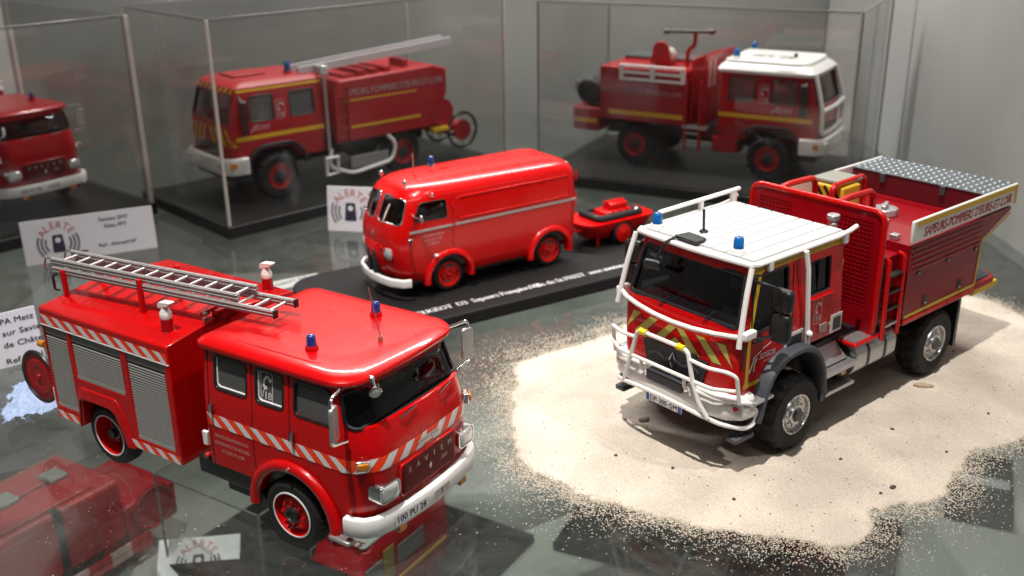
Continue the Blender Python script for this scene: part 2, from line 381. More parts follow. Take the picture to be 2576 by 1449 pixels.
class Body:
    """rounded-rectangle loft along z. levels: (z, xf, xr, hw, rf, rr)"""
    def __init__(self, levels, bow=0.05): self.L = levels; self.bow = bow
    def at(self, z):
        L = self.L
        if z <= L[0][0]: return L[0][1:]
        for a, b in zip(L, L[1:]):
            if z <= b[0]:
                t = (z - a[0]) / (b[0] - a[0]); return tuple(p * (1 - t) + q * t for p, q in zip(a[1:], b[1:]))
        return L[-1][1:]
    def ring(self, z, n=8, ms=10, mf=8):
        xf, xr, hw, rf, rr = self.at(z); P = []
        for k in range(ms): P.append((xr + rr + (xf - rf - xr - rr) * k / ms, -hw))
        for k in range(n): t = -pi / 2 + pi / 2 * k / n; P.append((xf - rf + rf * cos(t), -hw + rf + rf * sin(t)))
        for k in range(mf): P.append((xf, -hw + rf + (2 * hw - 2 * rf) * k / mf))
        for k in range(n): t = pi / 2 * k / n; P.append((xf - rf + rf * cos(t), hw - rf + rf * sin(t)))
        for k in range(ms): P.append((xf - rf + (xr + rr - xf + rf) * k / ms, hw))
        for k in range(n): t = pi / 2 + pi / 2 * k / n; P.append((xr + rr + rr * cos(t), hw - rr + rr * sin(t)))
        for k in range(mf): P.append((xr, hw - rr - (2 * hw - 2 * rr) * k / mf))
        for k in range(n): t = pi + pi / 2 * k / n; P.append((xr + rr + rr * cos(t), -hw + rr + rr * sin(t)))
        mid = (xf + xr) / 2
        return [(x - (self.bow * (y / hw) ** 2 if x > mid else 0) * min(1, max(0, (x - mid) / (xf - rf - mid + 1e-6))), y, z) for x, y in P]
    def mesh(self): return MB().loft([self.ring(l[0]) for l in self.L])
    def xf(self, y, z):
        xf, xr, hw, rf, rr = self.at(z); a = abs(y)
        x = xf if a < hw - rf else xf - rf + sqrt(max(rf * rf - (a - hw + rf) ** 2, 0))
        return x - self.bow * (y / hw) ** 2
    def hw(self, z): return self.at(z)[2]
    def front(self, off): return lambda u, v: (self.xf(u, v) + off, u, v)
    def side(self, sgn, off): return (lambda u, v: (u, -(self.hw(v) + off), v)) if sgn < 0 else (lambda u, v: (-u, self.hw(v) + off, v))
    def perim(self, sgn, off):
        """s: distance from the front centre round the corner to that side"""
        def f(s, z):
            xf, xr, hw, rf, rr = self.at(z); a = hw - rf; q = rf * pi / 2
            if s < a: x, y, nx, ny = xf, s, 1, 0
            elif s < a + q: t = (s - a) / rf; x, y, nx, ny = xf - rf + rf * cos(t), a + rf * sin(t), 0, 0; nx, ny = cos(t), sin(t)
            else: x, y, nx, ny = xf - rf - (s - a - q), hw, 0, 1
            mid = (xf + xr) / 2
            x -= self.bow * (y / hw) ** 2 * min(1, max(0, (x - mid) / (xf - rf - mid)))
            return (x + nx * off, sgn * (y + ny * off), z)
        return f

def arch(mb, cx, cz, r0, r1, y0, y1, a0, a1, n=18, sx=1.0):
    """ring segment round a wheel; angles in degrees from +x"""
    path = []
    for k in range(n + 1):
        t = radians(a0 + (a1 - a0) * k / n); d = Vector((cos(t) * sx, 0, sin(t)))
        path.append((Vector((cx, 0, cz)), d, Vector((0, 1, 0))))
    return mb.sweep(path, [(r0, y0), (r1, y0), (r1, y1), (r0, y1)])

# wheel prototypes: copied with shared mesh data
def wheel(parent, x, y, r, w, rr, style, out, proto={}):
    """wheel axis along y; out = +1/-1 the side the dish faces; y = outer face"""
    key = (r, w, rr, style); wh = sub('wheel', parent, (x, y, r), (0, 0, 0 if out > 0 else pi))
    if key in proto:
        for c in proto[key]: again(c, wh)
        return wh
    h = w; A = (0, 1, 0); O = (0, 0, 0); made = []
    if style in ('offroad', 'dull'):
        n = 64
        prof = [(rr * .98, -h * .12), (rr * 1.04, -.015), (rr * 1.2, 0.0), (r * .86, 0.0), (r * .93, -h * .05), (r * .985, -h * .14), (r, -h * .2), (r, -h * .42), (r * .955, -h * .46), (r * .955, -h * .54), (r, -h * .58), (r, -h * .8), (r * .985, -h * .86), (r * .9, -h), (rr, -h)]
        def md(i, k):
            if 4 <= k <= 7: return 0.945 if (i // 2) % 2 else 1.0
            if 10 <= k <= 12: return 0.945 if ((i + 2) // 2) % 2 else 1.0
            return 1.0
        t = MB().lathe(O, A, prof, n, md)
        for q in (1.12, .8): pass
    else:
        n = 72
        prof = [(rr * .98, -h * .15), (rr * 1.03, -.012), (rr * 1.15, 0.0), (r * .84, 0.004), (r * .93, -h * .06), (r * .985, -h * .17), (r, -h * .24), (r, -h * .48), (r * .975, -h * .5), (r, -h * .52), (r, -h * .76), (r * .985, -h * .83), (r * .9, -h), (rr, -h)]
        def md(i, k): return (0.975 if (i + (k > 8)) % 2 else 1.0) if 4 <= k <= 11 else 1.0
        t = MB().lathe(O, A, prof, n, md)
    made.append(obj('tyre', t, RUBBER, wh, ang=25))
    if style == 'savien_front':
        rm = MB().lathe(O, A, [(rr * 1.0, -.005), (rr * .97, .0), (rr * .94, -.05), (rr * .85, -.09), (rr * .7, -.045), (rr * .34, -.03), (rr * .3, -.03)], 40)
        for i in range(8):
            t = 2 * pi * i / 8; rm.cyl((cos(t) * rr * .58, -.05, sin(t) * rr * .58), (cos(t) * rr * .58, .0, sin(t) * rr * .58), .018, n=6)
        made.append(obj('rim', rm, RED, wh))
        made.append(obj('rim_ring', MB().lathe(O, A, [(rr * 1.05, -.004), (rr * 1.05, .006), (rr * .985, .008), (rr * .975, -.01)], 44), WREFL, wh))
        made.append(obj('hub', MB().lathe(O, A, [(rr * .34, -.04), (rr * .33, .02), (rr * .24, .03), (rr * .2, .012), (.001, .012)], 20), BLACK, wh))
    elif style == 'savien_rear':
        rm = MB().lathe(O, A, [(rr * 1.0, -.005), (rr * .97, .0), (rr * .93, -.08), (rr * .86, -.2), (rr * .8, -.22), (rr * .4, -.2), (.001, -.2)], 40)
        made.append(obj('rim', rm, RED, wh))
        made.append(obj('rim_ring', MB().lathe(O, A, [(rr * 1.05, -.004), (rr * 1.05, .006), (rr * .985, .008), (rr * .975, -.01)], 44), WREFL, wh))
        made.append(obj('hub', MB().lathe(O, A, [(rr * .36, -.2), (rr * .34, -.1), (rr * .2, -.08), (rr * .18, -.03), (.001, -.03)], 20), BLACK, wh))
    elif style == 'offroad':
        rm = MB().lathe(O, A, [(rr * 1.03, -.01), (rr * 1.0, .012), (rr * .93, .004), (rr * .88, -.05), (rr * .78, -.07), (rr * .70, -.03), (rr * .52, -.02), (rr * .48, .01), (rr * .36, .015), (rr * .33, .01)], 44)
        for i in range(10):
            t = 2 * pi * i / 10; rm.cyl((cos(t) * rr * .6, -.05, sin(t) * rr * .6), (cos(t) * rr * .6, -.005, sin(t) * rr * .6), .016, n=6)
        made.append(obj('rim', rm, mat('satin_rim', (.52, .52, .53), .27, .85, rvar=.06, vscale=20), wh))
        made.append(obj('hub', MB().lathe(O, A, [(rr * .35, -.03), (rr * .34, .03), (rr * .28, .05), (.001, .055)], 20), DARK, wh))
    elif style == 'van':
        rm = MB().lathe(O, A, [(rr * 1.06, -.01), (rr * 1.04, .01), (rr * .95, .005), (rr * .9, -.04), (rr * .62, -.05), (rr * .58, -.01), (rr * .5, -.005), (rr * .2, -.03), (.001, -.02)], 36)
        for i in range(3):
            t = 2 * pi * i / 3 + .3; rm.cyl((cos(t) * rr * .33, -.03, sin(t) * rr * .33), (cos(t) * rr * .33, .012, sin(t) * rr * .33), .03, n=8)
        rm.dome((0, -.03, 0), rr * .2, .06, 14, 4, (0, 1, 0))
        made.append(obj('rim', rm, REDV, wh))
    elif style == 'trailer':
        rm = MB().lathe(O, A, [(rr * 1.06, -.01), (rr * 1.03, .012), (rr * .9, .01), (rr * .6, .03), (.001, .045)], 32); made.append(obj('rim', rm, REDV, wh))
    elif style == 'dull':
        rm = MB().lathe(O, A, [(rr * 1.05, -.01), (rr * 1.02, .012), (rr * .93, .0), (rr * .85, -.07), (rr * .6, -.05), (rr * .5, -.05)], 32)
        for i in range(10):
            t = 2 * pi * i / 10; rm.cyl((cos(t) * rr * .72, -.06, sin(t) * rr * .72), (cos(t) * rr * .72, -.02, sin(t) * rr * .72), .018, n=6)
        made.append(obj('rim', rm, REDM, wh))
        made.append(obj('hub', MB().lathe(O, A, [(rr * .52, -.05), (rr * .5, .0), (rr * .3, .03), (.001, .03)], 18), BLACK, wh))
    proto[key] = made
    return wh

def window(name, parent, shape2d, f, g, m, seal=0.03, seal_mat=None):
    """pane plus rubber seal; shape2d rounded outline; f(u,v): pane surface; g(u,v): seal line"""
    n = len(shape2d); cu = sum(p[0] for p in shape2d) / n; cv = sum(p[1] for p in shape2d) / n
    mb = MB(); R = 4; vs = [f(cu, cv)]; fs = []
    for k in range(1, R + 1): vs += [f(cu + (u - cu) * k / R, cv + (v - cv) * k / R) for u, v in shape2d]
    for i in range(n): fs.append((0, 1 + i, 1 + (i + 1) % n))
    for k in range(R - 1):
        for i in range(n): fs.append((1 + k * n + i, 1 + (k + 1) * n + i, 1 + (k + 1) * n + (i + 1) % n, 1 + k * n + (i + 1) % n))
    mb.add(vs, fs); w = obj(name, mb, m, parent, ang=60)
    if seal: obj('seal', MB().tube([g(u, v) for u, v in shape2d], seal, 6, closed=True), seal_mat or BLACK, w, ang=80)
    return w

def beacon(parent, c, r, h, lens, base_mat, tilt=None):
    b = sub('beacon', parent, c)
    obj('beacon_base', MB().lathe((0, 0, 0), (0, 0, 1), [(.001, -.05), (r * 1.3, -.05), (r * 1.3, .02), (r * 1.15, .04), (.001, .04)], 20), base_mat, b)
    obj('dome', MB().lathe((0, 0, .03), (0, 0, 1), [(r * 1.05, 0), (r, h * .15), (r * .92, h * .75), (r * .75, h * .93), (r * .4, h), (.001, h)], 20), lens, b, ang=60)
    return b

# ================================================================ classic cab-over fire engine
def classic_engine(root, plain=False):
    """origin: ground under the front axle; x forward, y left"""
    red = RED2 if plain else RED
    B = Body([(0.52, 1.13, -1.46, 1.05, .32, .06), (0.62, 1.22, -1.47, 1.075, .36, .08), (0.85, 1.275, -1.48, 1.09, .38, .10), (1.2, 1.30, -1.48, 1.095, .40, .12), (1.42, 1.30, -1.48, 1.095, .40, .12), (1.6, 1.28, -1.48, 1.09, .40, .12),
              (1.78, 1.235, -1.48, 1.08, .40, .12), (1.86, 1.21, -1.48, 1.07, .40, .12), (2.1, 1.12, -1.47, 1.045, .38, .12), (2.33, 1.035, -1.46, 1.02, .36, .12), (2.385, 1.03, -1.46, 1.02, .36, .12),
              (2.40, 1.09, -1.50, 1.075, .32, .14), (2.435, 1.105, -1.51, 1.085, .32, .15), (2.465, 1.095, -1.505, 1.078, .32, .15), (2.492, 1.06, -1.48, 1.05, .31, .15), (2.512, 1.0, -1.43, .99, .3, .15), (2.526, .86, -1.3, .86, .28, .15), (2.534, .45, -.9, .5, .2, .1)], 0.07)
    cab = solid_shell(B.mesh(), 'cab', 0.045, red, root)
    c = MB()
    wins = [(-1.205, -.645, 1.89, 2.325), (-.485, -.03, 1.89, 2.325)]
    for x0, x1, z0, z1 in wins: c.prism(rrect(x0, x1, z0, z1, .06), 'y', -1.4, 1.4)
    door = rpoly([(.15, 1.89), (.80, 1.89), (.70, 2.325), (.15, 2.325)], .07)
    c.prism(door, 'y', -1.4, 1.4)
    ws = rpoly([(-1.02, 1.88), (1.02, 1.88), (.96, 2.315), (-.96, 2.315)], .10, 6)
    cut(cab, c)
    cut(cab, MB().prism(ws, 'x', .66, 1.7))
    cut(cab, MB().prism([(0.03 + .60 * cos(t * pi / 16), .47 + .60 * sin(t * pi / 16)) for t in range(-2, 19)], 'y', -1.5, 1.5))
    cut(cab, MB().box(-1.7, -.60, -1.5, 1.5, .3, .76))
    cut(cab, MB().prism(rrect(-.99, .99, 1.95, 2.3, .1), 'x', -1.8, -1.2))
    # glazing
    for sg in (-1, 1):
        for x0, x1, z0, z1 in wins:
            sh = rrect(x0, x1, z0, z1, .06) if sg < 0 else rrect(-x1, -x0, z0, z1, .06)
            w = window('window', cab, sh, B.side(sg, -.035), B.side(sg, -.006), GWIN, .02)
            if sg < 0 and not plain:
                ins = rrect(x0 + .03, x1 - .0, z0 + .02, z1 - .0, .05)
                obj('glazing_lip', MB().tube([B.side(sg, -.026)(u, v) for u, v in ins[:]][7:23], .013, 5), PRINT, root, ang=80)
        sh = door if sg < 0 else [(-u, v) for u, v in reversed(door)]
        window('window', cab, sh, B.side(sg, -.035), B.side(sg, -.006), GWIN, .02)
    window('windscreen', cab, ws, B.front(-.035), B.front(-.008), GDARK, .026)
    # cab inside
    obj('cab_floor', MB().box(-1.4, 1.0, -1.0, 1.0, .95, 1.5), INTER, root)
    obj('dashboard', MB().box(.72, 1.08, -.92, .92, 1.4, 1.84), INTER, root, .05)
    for y in (-.55, .55):
        s = MB().box(-.15, .35, y - .28, y + .28, 1.5, 1.72).box(-.28, -.1, y - .28, y + .28, 1.6, 2.2); obj('seat', s, SEAT, root, .05)
    obj('bench', MB().box(-1.2, -.75, -.9, .9, 1.5, 1.7).box(-1.35, -1.18, -.9, .9, 1.6, 2.2), SEAT, root, .05)
    obj('steering_wheel', MB().tube([(.62 + .1 * sin(t * pi / 10), .55 + .24 * cos(t * pi / 10), 1.98 + .2 * sin(t * pi / 10)) for t in range(20)], .016, 6, True).cyl((.62, .55, 1.98), (.8, .55, 1.75), .02, n=6), BLACK, root)
    # door seams (dark grooves)
    for sg in (-1, 1):
        for x in (-1.33, -.56, .07):
            f = B.side(-1, .002); pts = [f(x - (.03 if z < 1.6 else 0), z) for z in (.78, 1.0, 1.3, 1.5, 1.7, 1.9, 2.1, 2.37)]
            if x > 0: pts = pts[3:]
            if sg > 0: pts = [(a, -b, c2) for a, b, c2 in pts]
            obj('door_seam', MB().tube(pts, .007, 5), BLACK, root)
    # gutter line is part of the roof; front wheel arches
    for sg in (-1, 1):
        a = MB(); path = []
        for k in range(23):
            t = radians(-14 + 196 * k / 22); path.append((Vector((.03, 0, .47)), Vector((cos(t), 0, sin(t))), Vector((0, sg, 0))))
        a.sweep(path, [(.585, .98), (.60, 1.13), (.635, 1.165), (.70, 1.17), (.745, 1.14), (.755, 1.06), (.755, .98)])
        obj('wheel_arch', a, red, root, ang=50)
        obj('inner_guard', arch(MB(), .03, .47, .60, .63, sg * .5, sg * 1.06, -10, 190), BLACK, root)
    # stripe band round the cab
    if not plain:
        z0, z1 = 1.345, 1.515; wmb, omb = MB(), MB()
        for sg in (-1, 1):
            f = B.perim(sg, .008); f2 = B.perim(sg, .005); L = 3.60; corner = 1.15
            omb.drape([(0.0, z0), (L, z0), (L, z1), (0.0, z1)], f2, 90, 2)
            for k in range(4):
                a = -.06 + .30 * k + (.15 if sg > 0 else 0)
                q = [(a, z1), (a + .15, z1), (a + .31, z0), (a + .16, z0)] if sg < 0 else [(a, z0), (a + .15, z0), (a + .31, z1), (a + .16, z1)]
                q = [(min(max(u, 0.0), corner), v) for u, v in q]; wmb.drape(q, f, 6, 3)
            for k in range(9):
                a = corner + .02 + .272 * k; q = [(a, z0), (a + .125, z0), (a + .30, z1), (a + .175, z1)]
                q = [(min(u, L), v) for u, v in q]; wmb.drape(q, f, 6, 2)
        obj('orange_stripe_band', omb, OREFL, root, ang=60); obj('white_stripe_band', wmb, WREFL, root, ang=60)
        t = MB(); f = sideR(1.093)
        for i, (tx, wd) in enumerate((('SERVICES DEPARTEMENTAUX', .60), ("D'INCENDIE ET DE SECOURS", .62), ("D' EURE ET LOIR", .40))):
            text(t, tx, -.98, 1.19 - .105 * i, .050, lambda u, v: (u, -(B.hw(v) + .006), v), width=wd, align='C')
        obj('door_lettering', t, PRINTP, root)
        t = MB(); phone18(t, -.42, 1.92, .37, lambda u, v: B.side(-1, -.028)(u, v)); obj('call_sticker', t, PRINT, root)
        t = MB(); text(t, 'ROU', -.66, 2.235, .06, B.front(-.028), width=.15); obj('windscreen_lettering', t, PRINT, root)
    # front: recessed grille with frame, slats, letters
    gx = 1.305
    gp = rrect(-.54, .54, .845, 1.275, .05)
    gr = obj('grille', MB().prism(rrect(-.52, .52, .86, 1.26, .04), 'x', 1.2, gx + .005), mat('grille_red', (.05, .003, .004), .45), root)
    for k in range(17): obj('grille_slat', MB().box(gx, gx + .016, -.50, .50, .875 + k * .0225, .885 + k * .0225), mat('grille_slat_red', (.14, .004, .006), .4), gr)
    obj('grille_frame', MB().tube([(B.xf(y, z) + .012, y, z) for y, z in gp], .022, 6, True), red, gr, ang=80)
    t = MB(); fr = lambda u, v: (gx + .02, u, v)
    for i, ch in enumerate('SAVIEM'): text(t, ch, -.40 + i * .16, 1.13, .075, fr, align='C', bold=.06)
    text(t, 'SM7', .22, 1.0, .05, fr, bold=.06); poly2(t, [(-.03, 1.03), (0, .975), (.03, 1.03), (0, 1.085)], fr)
    obj('grille_letters', t, mat('cream_letters', (.62, .56, .44), .4), gr)
    if not plain:
        t = MB(); bf = lambda u, v: (B.xf(u, v) + .02, u, v)
        poly2(t, rpoly([(-.20, 1.415), (-.12, 1.38), (.12, 1.38), (.20, 1.415), (.21, 1.465), (-.21, 1.465)], .02), bf); bd = obj('maker_badge', t, SILVER, root)
        t = MB(); text(t, 'MANCO-LABORDE', 0, 1.42, .028, lambda u, v: (B.xf(u, v) + .024, u, v), width=.36, align='C'); obj('badge_lettering', t, PRINTB, bd)
    for sg in (-1, 1):
        hl = sub('headlight', root, (1.2, sg * .775, 1.055))
        sh = rrect(-.165, .165, -.115, .115, .07); n = len(sh)
        rings = []
        for d, k in ((-.05, 1.12), (.10, 1.12), (.13, 1.08), (.13, .98), (.11, .96)): rings.append([(d - .12 * max(0, sg * u) , u * k, v * k) for u, v in sh])
        obj('bezel', MB().loft(rings, True, False), CHROME, hl, ang=50)
        rings = [[(d - .12 * max(0, sg * u), u * k, v * k) for u, v in sh] for d, k in ((.08, .97), (.125, .93), (.15, .7), (.155, .3))]
        obj('lens', MB().loft(rings, True, True), LENS, hl, ang=60)
        ind = sub('indicator', root, (1.13, sg * 1.02, 1.47), (0, 0, sg * .75))
        obj('lamp_body', MB().box(-.03, .05, -.085, .085, -.075, .075), CHROME, ind, .02)
        obj('lens', MB().box(.045, .085, -.07, .07, -.03, .06), AMBER, ind, .015)
    # bumper
    pl = [(.90, -1.135), (1.0, -1.13), (1.14, -1.08), (1.235, -.97), (1.29, -.8), (1.335, -.5), (1.36, -.2), (1.365, 0)]
    pl = pl + [(x, -y) for x, y in reversed(pl[:-1])]; path = []
    for i, (x, y) in enumerate(pl):
        a = Vector(pl[max(i - 1, 0)]); b = Vector(pl[min(i + 1, len(pl) - 1)]); d = (b - a).normalized(); nn = Vector((d.y, -d.x, 0)); path.append(((x, y, 0), nn, (0, 0, 1)))
    bm = obj('bumper', MB().sweep(path, [(0.0, .535), (.04, .53), (.05, .545), (.05, .75), (.04, .77), (-.03, .775), (-.05, .765), (-.05, .54)]), WHITE, root, ang=50)
    def bx(y):
        for a, b in zip(pl, pl[1:]):
            if a[1] <= y <= b[1]: return a[0] + (b[0] - a[0]) * (y - a[1]) / (b[1] - a[1] + 1e-9)
        return 1.3
    bfr = lambda o: (lambda u, v: (bx(u) + .05 + o, u, v))
    t = MB(); 
    t.drape([(-.76, .575), (-.20, .575), (-.20, .715), (-.76, .715)], bfr(.008), 8, 1); pt = obj('number_plate', t, PLATE, bm)
    t = MB(); text(t, '100 PU 28', -.48, .60, .088, bfr(.012), width=.48, align='C', bold=.05); obj('plate_lettering', t, PRINTB, pt)
    obj('tow_slot', MB().drape([(-.06, .60), (.26, .60), (.26, .70), (-.06, .70)], bfr(.004), 6, 1), mat('slot_pinkish', (.5, .42, .40), .5), bm)
    obj('tow_pin', MB().drape([(.08, .62), (.10, .62), (.10, .69), (.08, .69)], bfr(.008), 1, 1), BLACK, bm)
    for y in (-.62, .62): obj('fog_lamp', MB().box(1.22, 1.36, y - .07, y + .07, .44, .535), AMBER, root, .012)
    for sg in (-1, 1): obj('step', MB().box(.66, .98, sg * 1.14 - .06, sg * 1.14 + .06, .40, .45), SILVER, root, .012)
    # wipers, mirrors, search lamp, antenna
    for y0, y1 in ((-.42, -.12), (.32, .62)):
        obj('wiper', MB().tube([(B.xf(y0, 1.83) + .02, y0, 1.83), (B.xf(y0, 1.86) + .05, y0 + .06, 1.87), (B.xf(y1, 1.88) + .03, y1, 1.885)], .011, 5), CHROME, root)
    for sg in (-1, 1):
        mi = sub('mirror', root)
        arm = fillet([(.88, sg * 1.0, 2.40), (1.0, sg * 1.32, 2.42), (1.0, sg * 1.36, 1.85), (.98, sg * 1.08, 1.78)], .07)
        obj('arm', MB().tube(arm, .022, 8), CHROME, mi)
        g = MB().prism(rrect(-.09, .09, -.22, .22, .05), 'x', -.025, .025); gl_ = obj('mirror_glass', g, SILVER, mi, .012); gl_.location = Vector((1.0, sg * 1.29, 2.1)) * S; gl_.rotation_euler = (0, 0, sg * -.35)
    if not plain:
        sl = sub('search_lamp', root, (1.05, -.72, 2.36))
        obj('lamp_bracket', MB().tube([(-.05, .02, .07), (.05, .0, .08), (.12, -.03, .0)], .02, 6).ball((.02, .02, .08), .045, .04, .035), CHROME, sl)
        obj('lamp_head', MB().lathe((.10, -.03, -.03), (.75, -.45, -.2), [(.001, -.05), (.05, -.04), (.075, .02), (.08, .045), (.07, .055)], 20), CHROME, sl)
        obj('lens', MB().lathe((.10, -.03, -.03), (.75, -.45, -.2), [(.07, .05), (.04, .062), (.001, .066)], 18), LENS, sl)
        obj('antenna', MB().cyl((.62, .02, 2.53), (.62, .02, 2.60), .032, .025, 12).cyl((.62, .02, 2.6), (.50, .0, 3.22), .0085, .0065, 6), mat('antenna_copper', (.42, .16, .14), .4, .4), root)
    beacon(root, (.07, -.60, 2.55), .062, .15, BLUED, red); beacon(root, (.05, .62, 2.55), .062, .15, BLUED, red)
    for sg in (-1, 1):
        for x, z in ((-1.27, 1.66), (.13, 1.66)):
            f = B.side(-1, .0); p = [f(x, z), B.side(-1, .05)(x + .01, z - .0), B.side(-1, .05)(x - .005, z - .12), B.side(-1, .01)(x - .02, z - .16)]
            if sg > 0: p = [(a, -b, c2) for a, b, c2 in p]
            obj('door_handle', MB().tube(fillet(p, .03), .019, 7), CHROME, root)
    for sg in (-1, 1):
        obj('marker_lamp', MB().cyl((.06, sg * 1.1, 1.16), (.06, sg * 1.2, 1.16), .028, .022, 10), CHROME, root)
        obj('mud_flap', MB().prism([(-.72, .30), (-.42, .42), (-.60, .72), (-.68, .72)], 'y', sg * .8, sg * 1.1), BLACK, root)
    obj('roof_crease', MB().tube([(-1.2, -.86, 2.512), (-.5, -.87, 2.522), (.3, -.86, 2.522), (.8, -.75, 2.50)], .012, 6), red, root)
    # chassis
    obj('chassis', MB().box(-4.3, .95, -.42, .42, .42, .62).box(-1.75, -.66, -1.04, 1.04, .50, .76).box(-1.3, -.75, -.98, .98, .34, .52), BLACK, root, .02)
    obj('axle', MB().cyl((0, -1, .47), (0, 1, .47), .06).cyl((-3.65, -1, .47), (-3.65, 1, .47), .07), BLACK, root)
    # side equipment between cab and body
    obj('relief_valve', MB().box(-1.56, -1.47, -1.08, -1.03, .98, 1.18), WHITE, root, .01)
    obj('coupling', MB().cyl((-1.52, -1.0, .84), (-1.52, -1.1, .82), .05, .04, 12), REDL, root)
    # rear body
    yb = 1.15; xr, xf_ = -4.62, -1.95; zb, zt, zr = .56, 2.30, 2.43
    bb = MB(); prof = [(-yb, zb), (yb, zb), (yb, zt - .02), (yb - .03, zt), (0, zr), (-yb + .03, zt), (-yb, zt - .02)]
    bb.prism(prof, 'x', xr, xf_)
    body = obj('rear_body', bb, red, root)
    c = MB(); sh = [(-4.585, -4.10, .765, 2.02), (-3.99, -2.95, 1.34, 2.02), (-2.81, -2.06, .735, 2.02)]
    for x0, x1, z0, z1 in sh:
        for sg in (-1, 1): c.box(x0, x1, sg * (yb - .06), sg * (yb + .2), z0, z1)
    cut(body, c)
    wa = [(-4.06, .4), (-4.0, .97), (-3.93, 1.01), (-3.33, 1.01), (-3.24, .95), (-3.03, .4)]
    cut(body, MB().prism(wa, 'y', -1.4, 1.4))
    bv = body.modifiers.new('bevel', 'BEVEL'); bv.width = .018 * S; bv.segments = 2; bv.limit_method = 'ANGLE'; bv.angle_limit = radians(50)
    obj('inner_guard', MB().box(-4.05, -3.04, -.5, .5, .6, 1.3), BLACK, root)
    for sg in (-1, 1):
        fl = MB(); pts = [(-4.06, .56), (-4.0, .99), (-3.92, 1.045), (-3.32, 1.045), (-3.22, .98), (-3.03, .54)]
        outp = [(-4.09, .56), (-4.03, 1.12), (-3.93, 1.22), (-3.2, 1.22), (-3.08, 1.12), (-2.9, .54)]
        n = len(pts); y0, y1 = sg * (yb - .02), sg * (yb + .035)
        vs = [(x, y1, z) for x, z in pts] + [(x, y1 - sg * .02, z) for x, z in outp] + [(x, y0, z) for x, z in pts] + [(x, y0, z) for x, z in outp]; fs = []
        for i in range(n - 1):
            fs += [(i, i + 1, n + i + 1, n + i), (i, 2 * n + i, 2 * n + i + 1, i + 1), (n + i, n + i + 1, 3 * n + i + 1, 3 * n + i)]
        fl.add(vs, fs); obj('body_arch', fl, red, root, .012)
        for (x0, x1, z0, z1) in sh:
            zt2 = 1.87; st = sub('roller_shutter', root, (0, 0, 0)); hslat = .0395; n = int((zt2 - z0) / hslat)
            y = sg * (yb - .03)
            first = None
            for k in range(n):
                zc = z0 + .03 + (k + .5) * (zt2 - z0 - .03) / n
                if first is None:
                    pr = [(-.012, -hslat * .36), (.012, -hslat * .30), (.02, 0), (.012, hslat * .30), (-.012, hslat * .36), (-.02, 0)]
                    first = obj('slat', MB().add([(x0 + .008, sg * d, h) for d, h in pr] + [(x1 - .008, sg * d, h) for d, h in pr], [(i, (i + 1) % 6, 6 + (i + 1) % 6, 6 + i) for i in range(6)]), SLAT, st, ang=60)
                    first.location = Vector((0, y, zc)) * S
                else: again(first, st, (0, y, zc))
            obj('shutter_foot', MB().box(x0 + .006, x1 - .006, y - .02, y + .03 * sg + .005, z0 + .0, z0 + .04), mat('shutter_foot_grey', (.42, .41, .38), .4, .4), st, .008)
            obj('shutter_box', MB().box(x0 + .002, x1 - .002, sg * (yb - .05), sg * (yb - .012), 1.895, 2.018), mat('valance_grey', (.16, .155, .15), .45, .3), st, .01)
            obj('shutter_back', MB().box(x0, x1, sg * (yb - .058), sg * (yb - .05), z0, 2.018), BLACK, st)
    # drip edge and stripes
    if not plain:
        for sg in (-1,):
            f1 = sideR(yb, .005); f2 = sideR(yb, .008)
            for a0, a1, z0_, z1_, n, lean in ((xr + .01, xf_ - .01, 2.055, 2.195, 10, .17), (-4.60, -4.11, .575, .695, 2, .13), (-2.98, -1.96, .575, .695, 4, .13)):
                om, wm = MB(), MB(); om.drape([(a0, z0_), (a1, z0_), (a1, z1_), (a0, z1_)], f1, 1, 1); st = (a1 - a0) / n
                for k in range(n):
                    a = a0 + k * st; b = a + st * .5; wm.drape([(min(a + lean, a1), z0_), (min(b + lean, a1), z0_), (b, z1_), (a, z1_)], f2, 1, 1)
                obj('orange_stripe_band', om, OREFL, root); obj('white_stripe_band', wm, WREFL, root)
    for sg in (-1, 1): obj('drip_rail', MB().box(xr, xf_, sg * (yb) - .012, sg * (yb) + .012, 2.03, 2.045), WHITE if not plain else RED2, root)
    # rear fittings
    obj('tow_bracket', MB().box(-5.0, -4.55, -.5, .5, .5, .6).box(-4.85, -4.6, -.95, -.75, .42, .5), BLACK, root)
    hr = sub('hose_reel', root, (-5.32, 0, .93))
    for sg in (-1, 1):
        obj('reel_disc', MB().lathe((0, sg * .93, 0), (0, sg, 0), [(.001, .03), (.04, .03), (.05, .0), (.16, -.01), (.17, .004), (.27, .004), (.29, -.012), (.375, -.012)], 40), RED2, hr)
        obj('reel_tyre', MB().tube([(.385 * cos(t * pi / 20), sg * .92, .40 * sin(t * pi / 20)) for t in range(40)], .03, 8, True), BLACK, hr)
    obj('reel_drum', MB().cyl((0, -.9, 0), (0, .9, 0), .2, n=20).tube(fillet([(.3, -.4, -.2), (.72, -.4, -.3), (.72, .4, -.3), (.3, .4, -.2)]), .03, 6), RUBBER, hr)
    obj('rear_lamp', MB().box(-4.70, -4.62, -1.12, -1.0, .72, 1.0), WHITE, root, .01); obj('rear_marker', MB().cyl((-4.6, -1.17, 1.72), (-4.72, -1.17, 1.72), .05, n=12), AMBER, root)
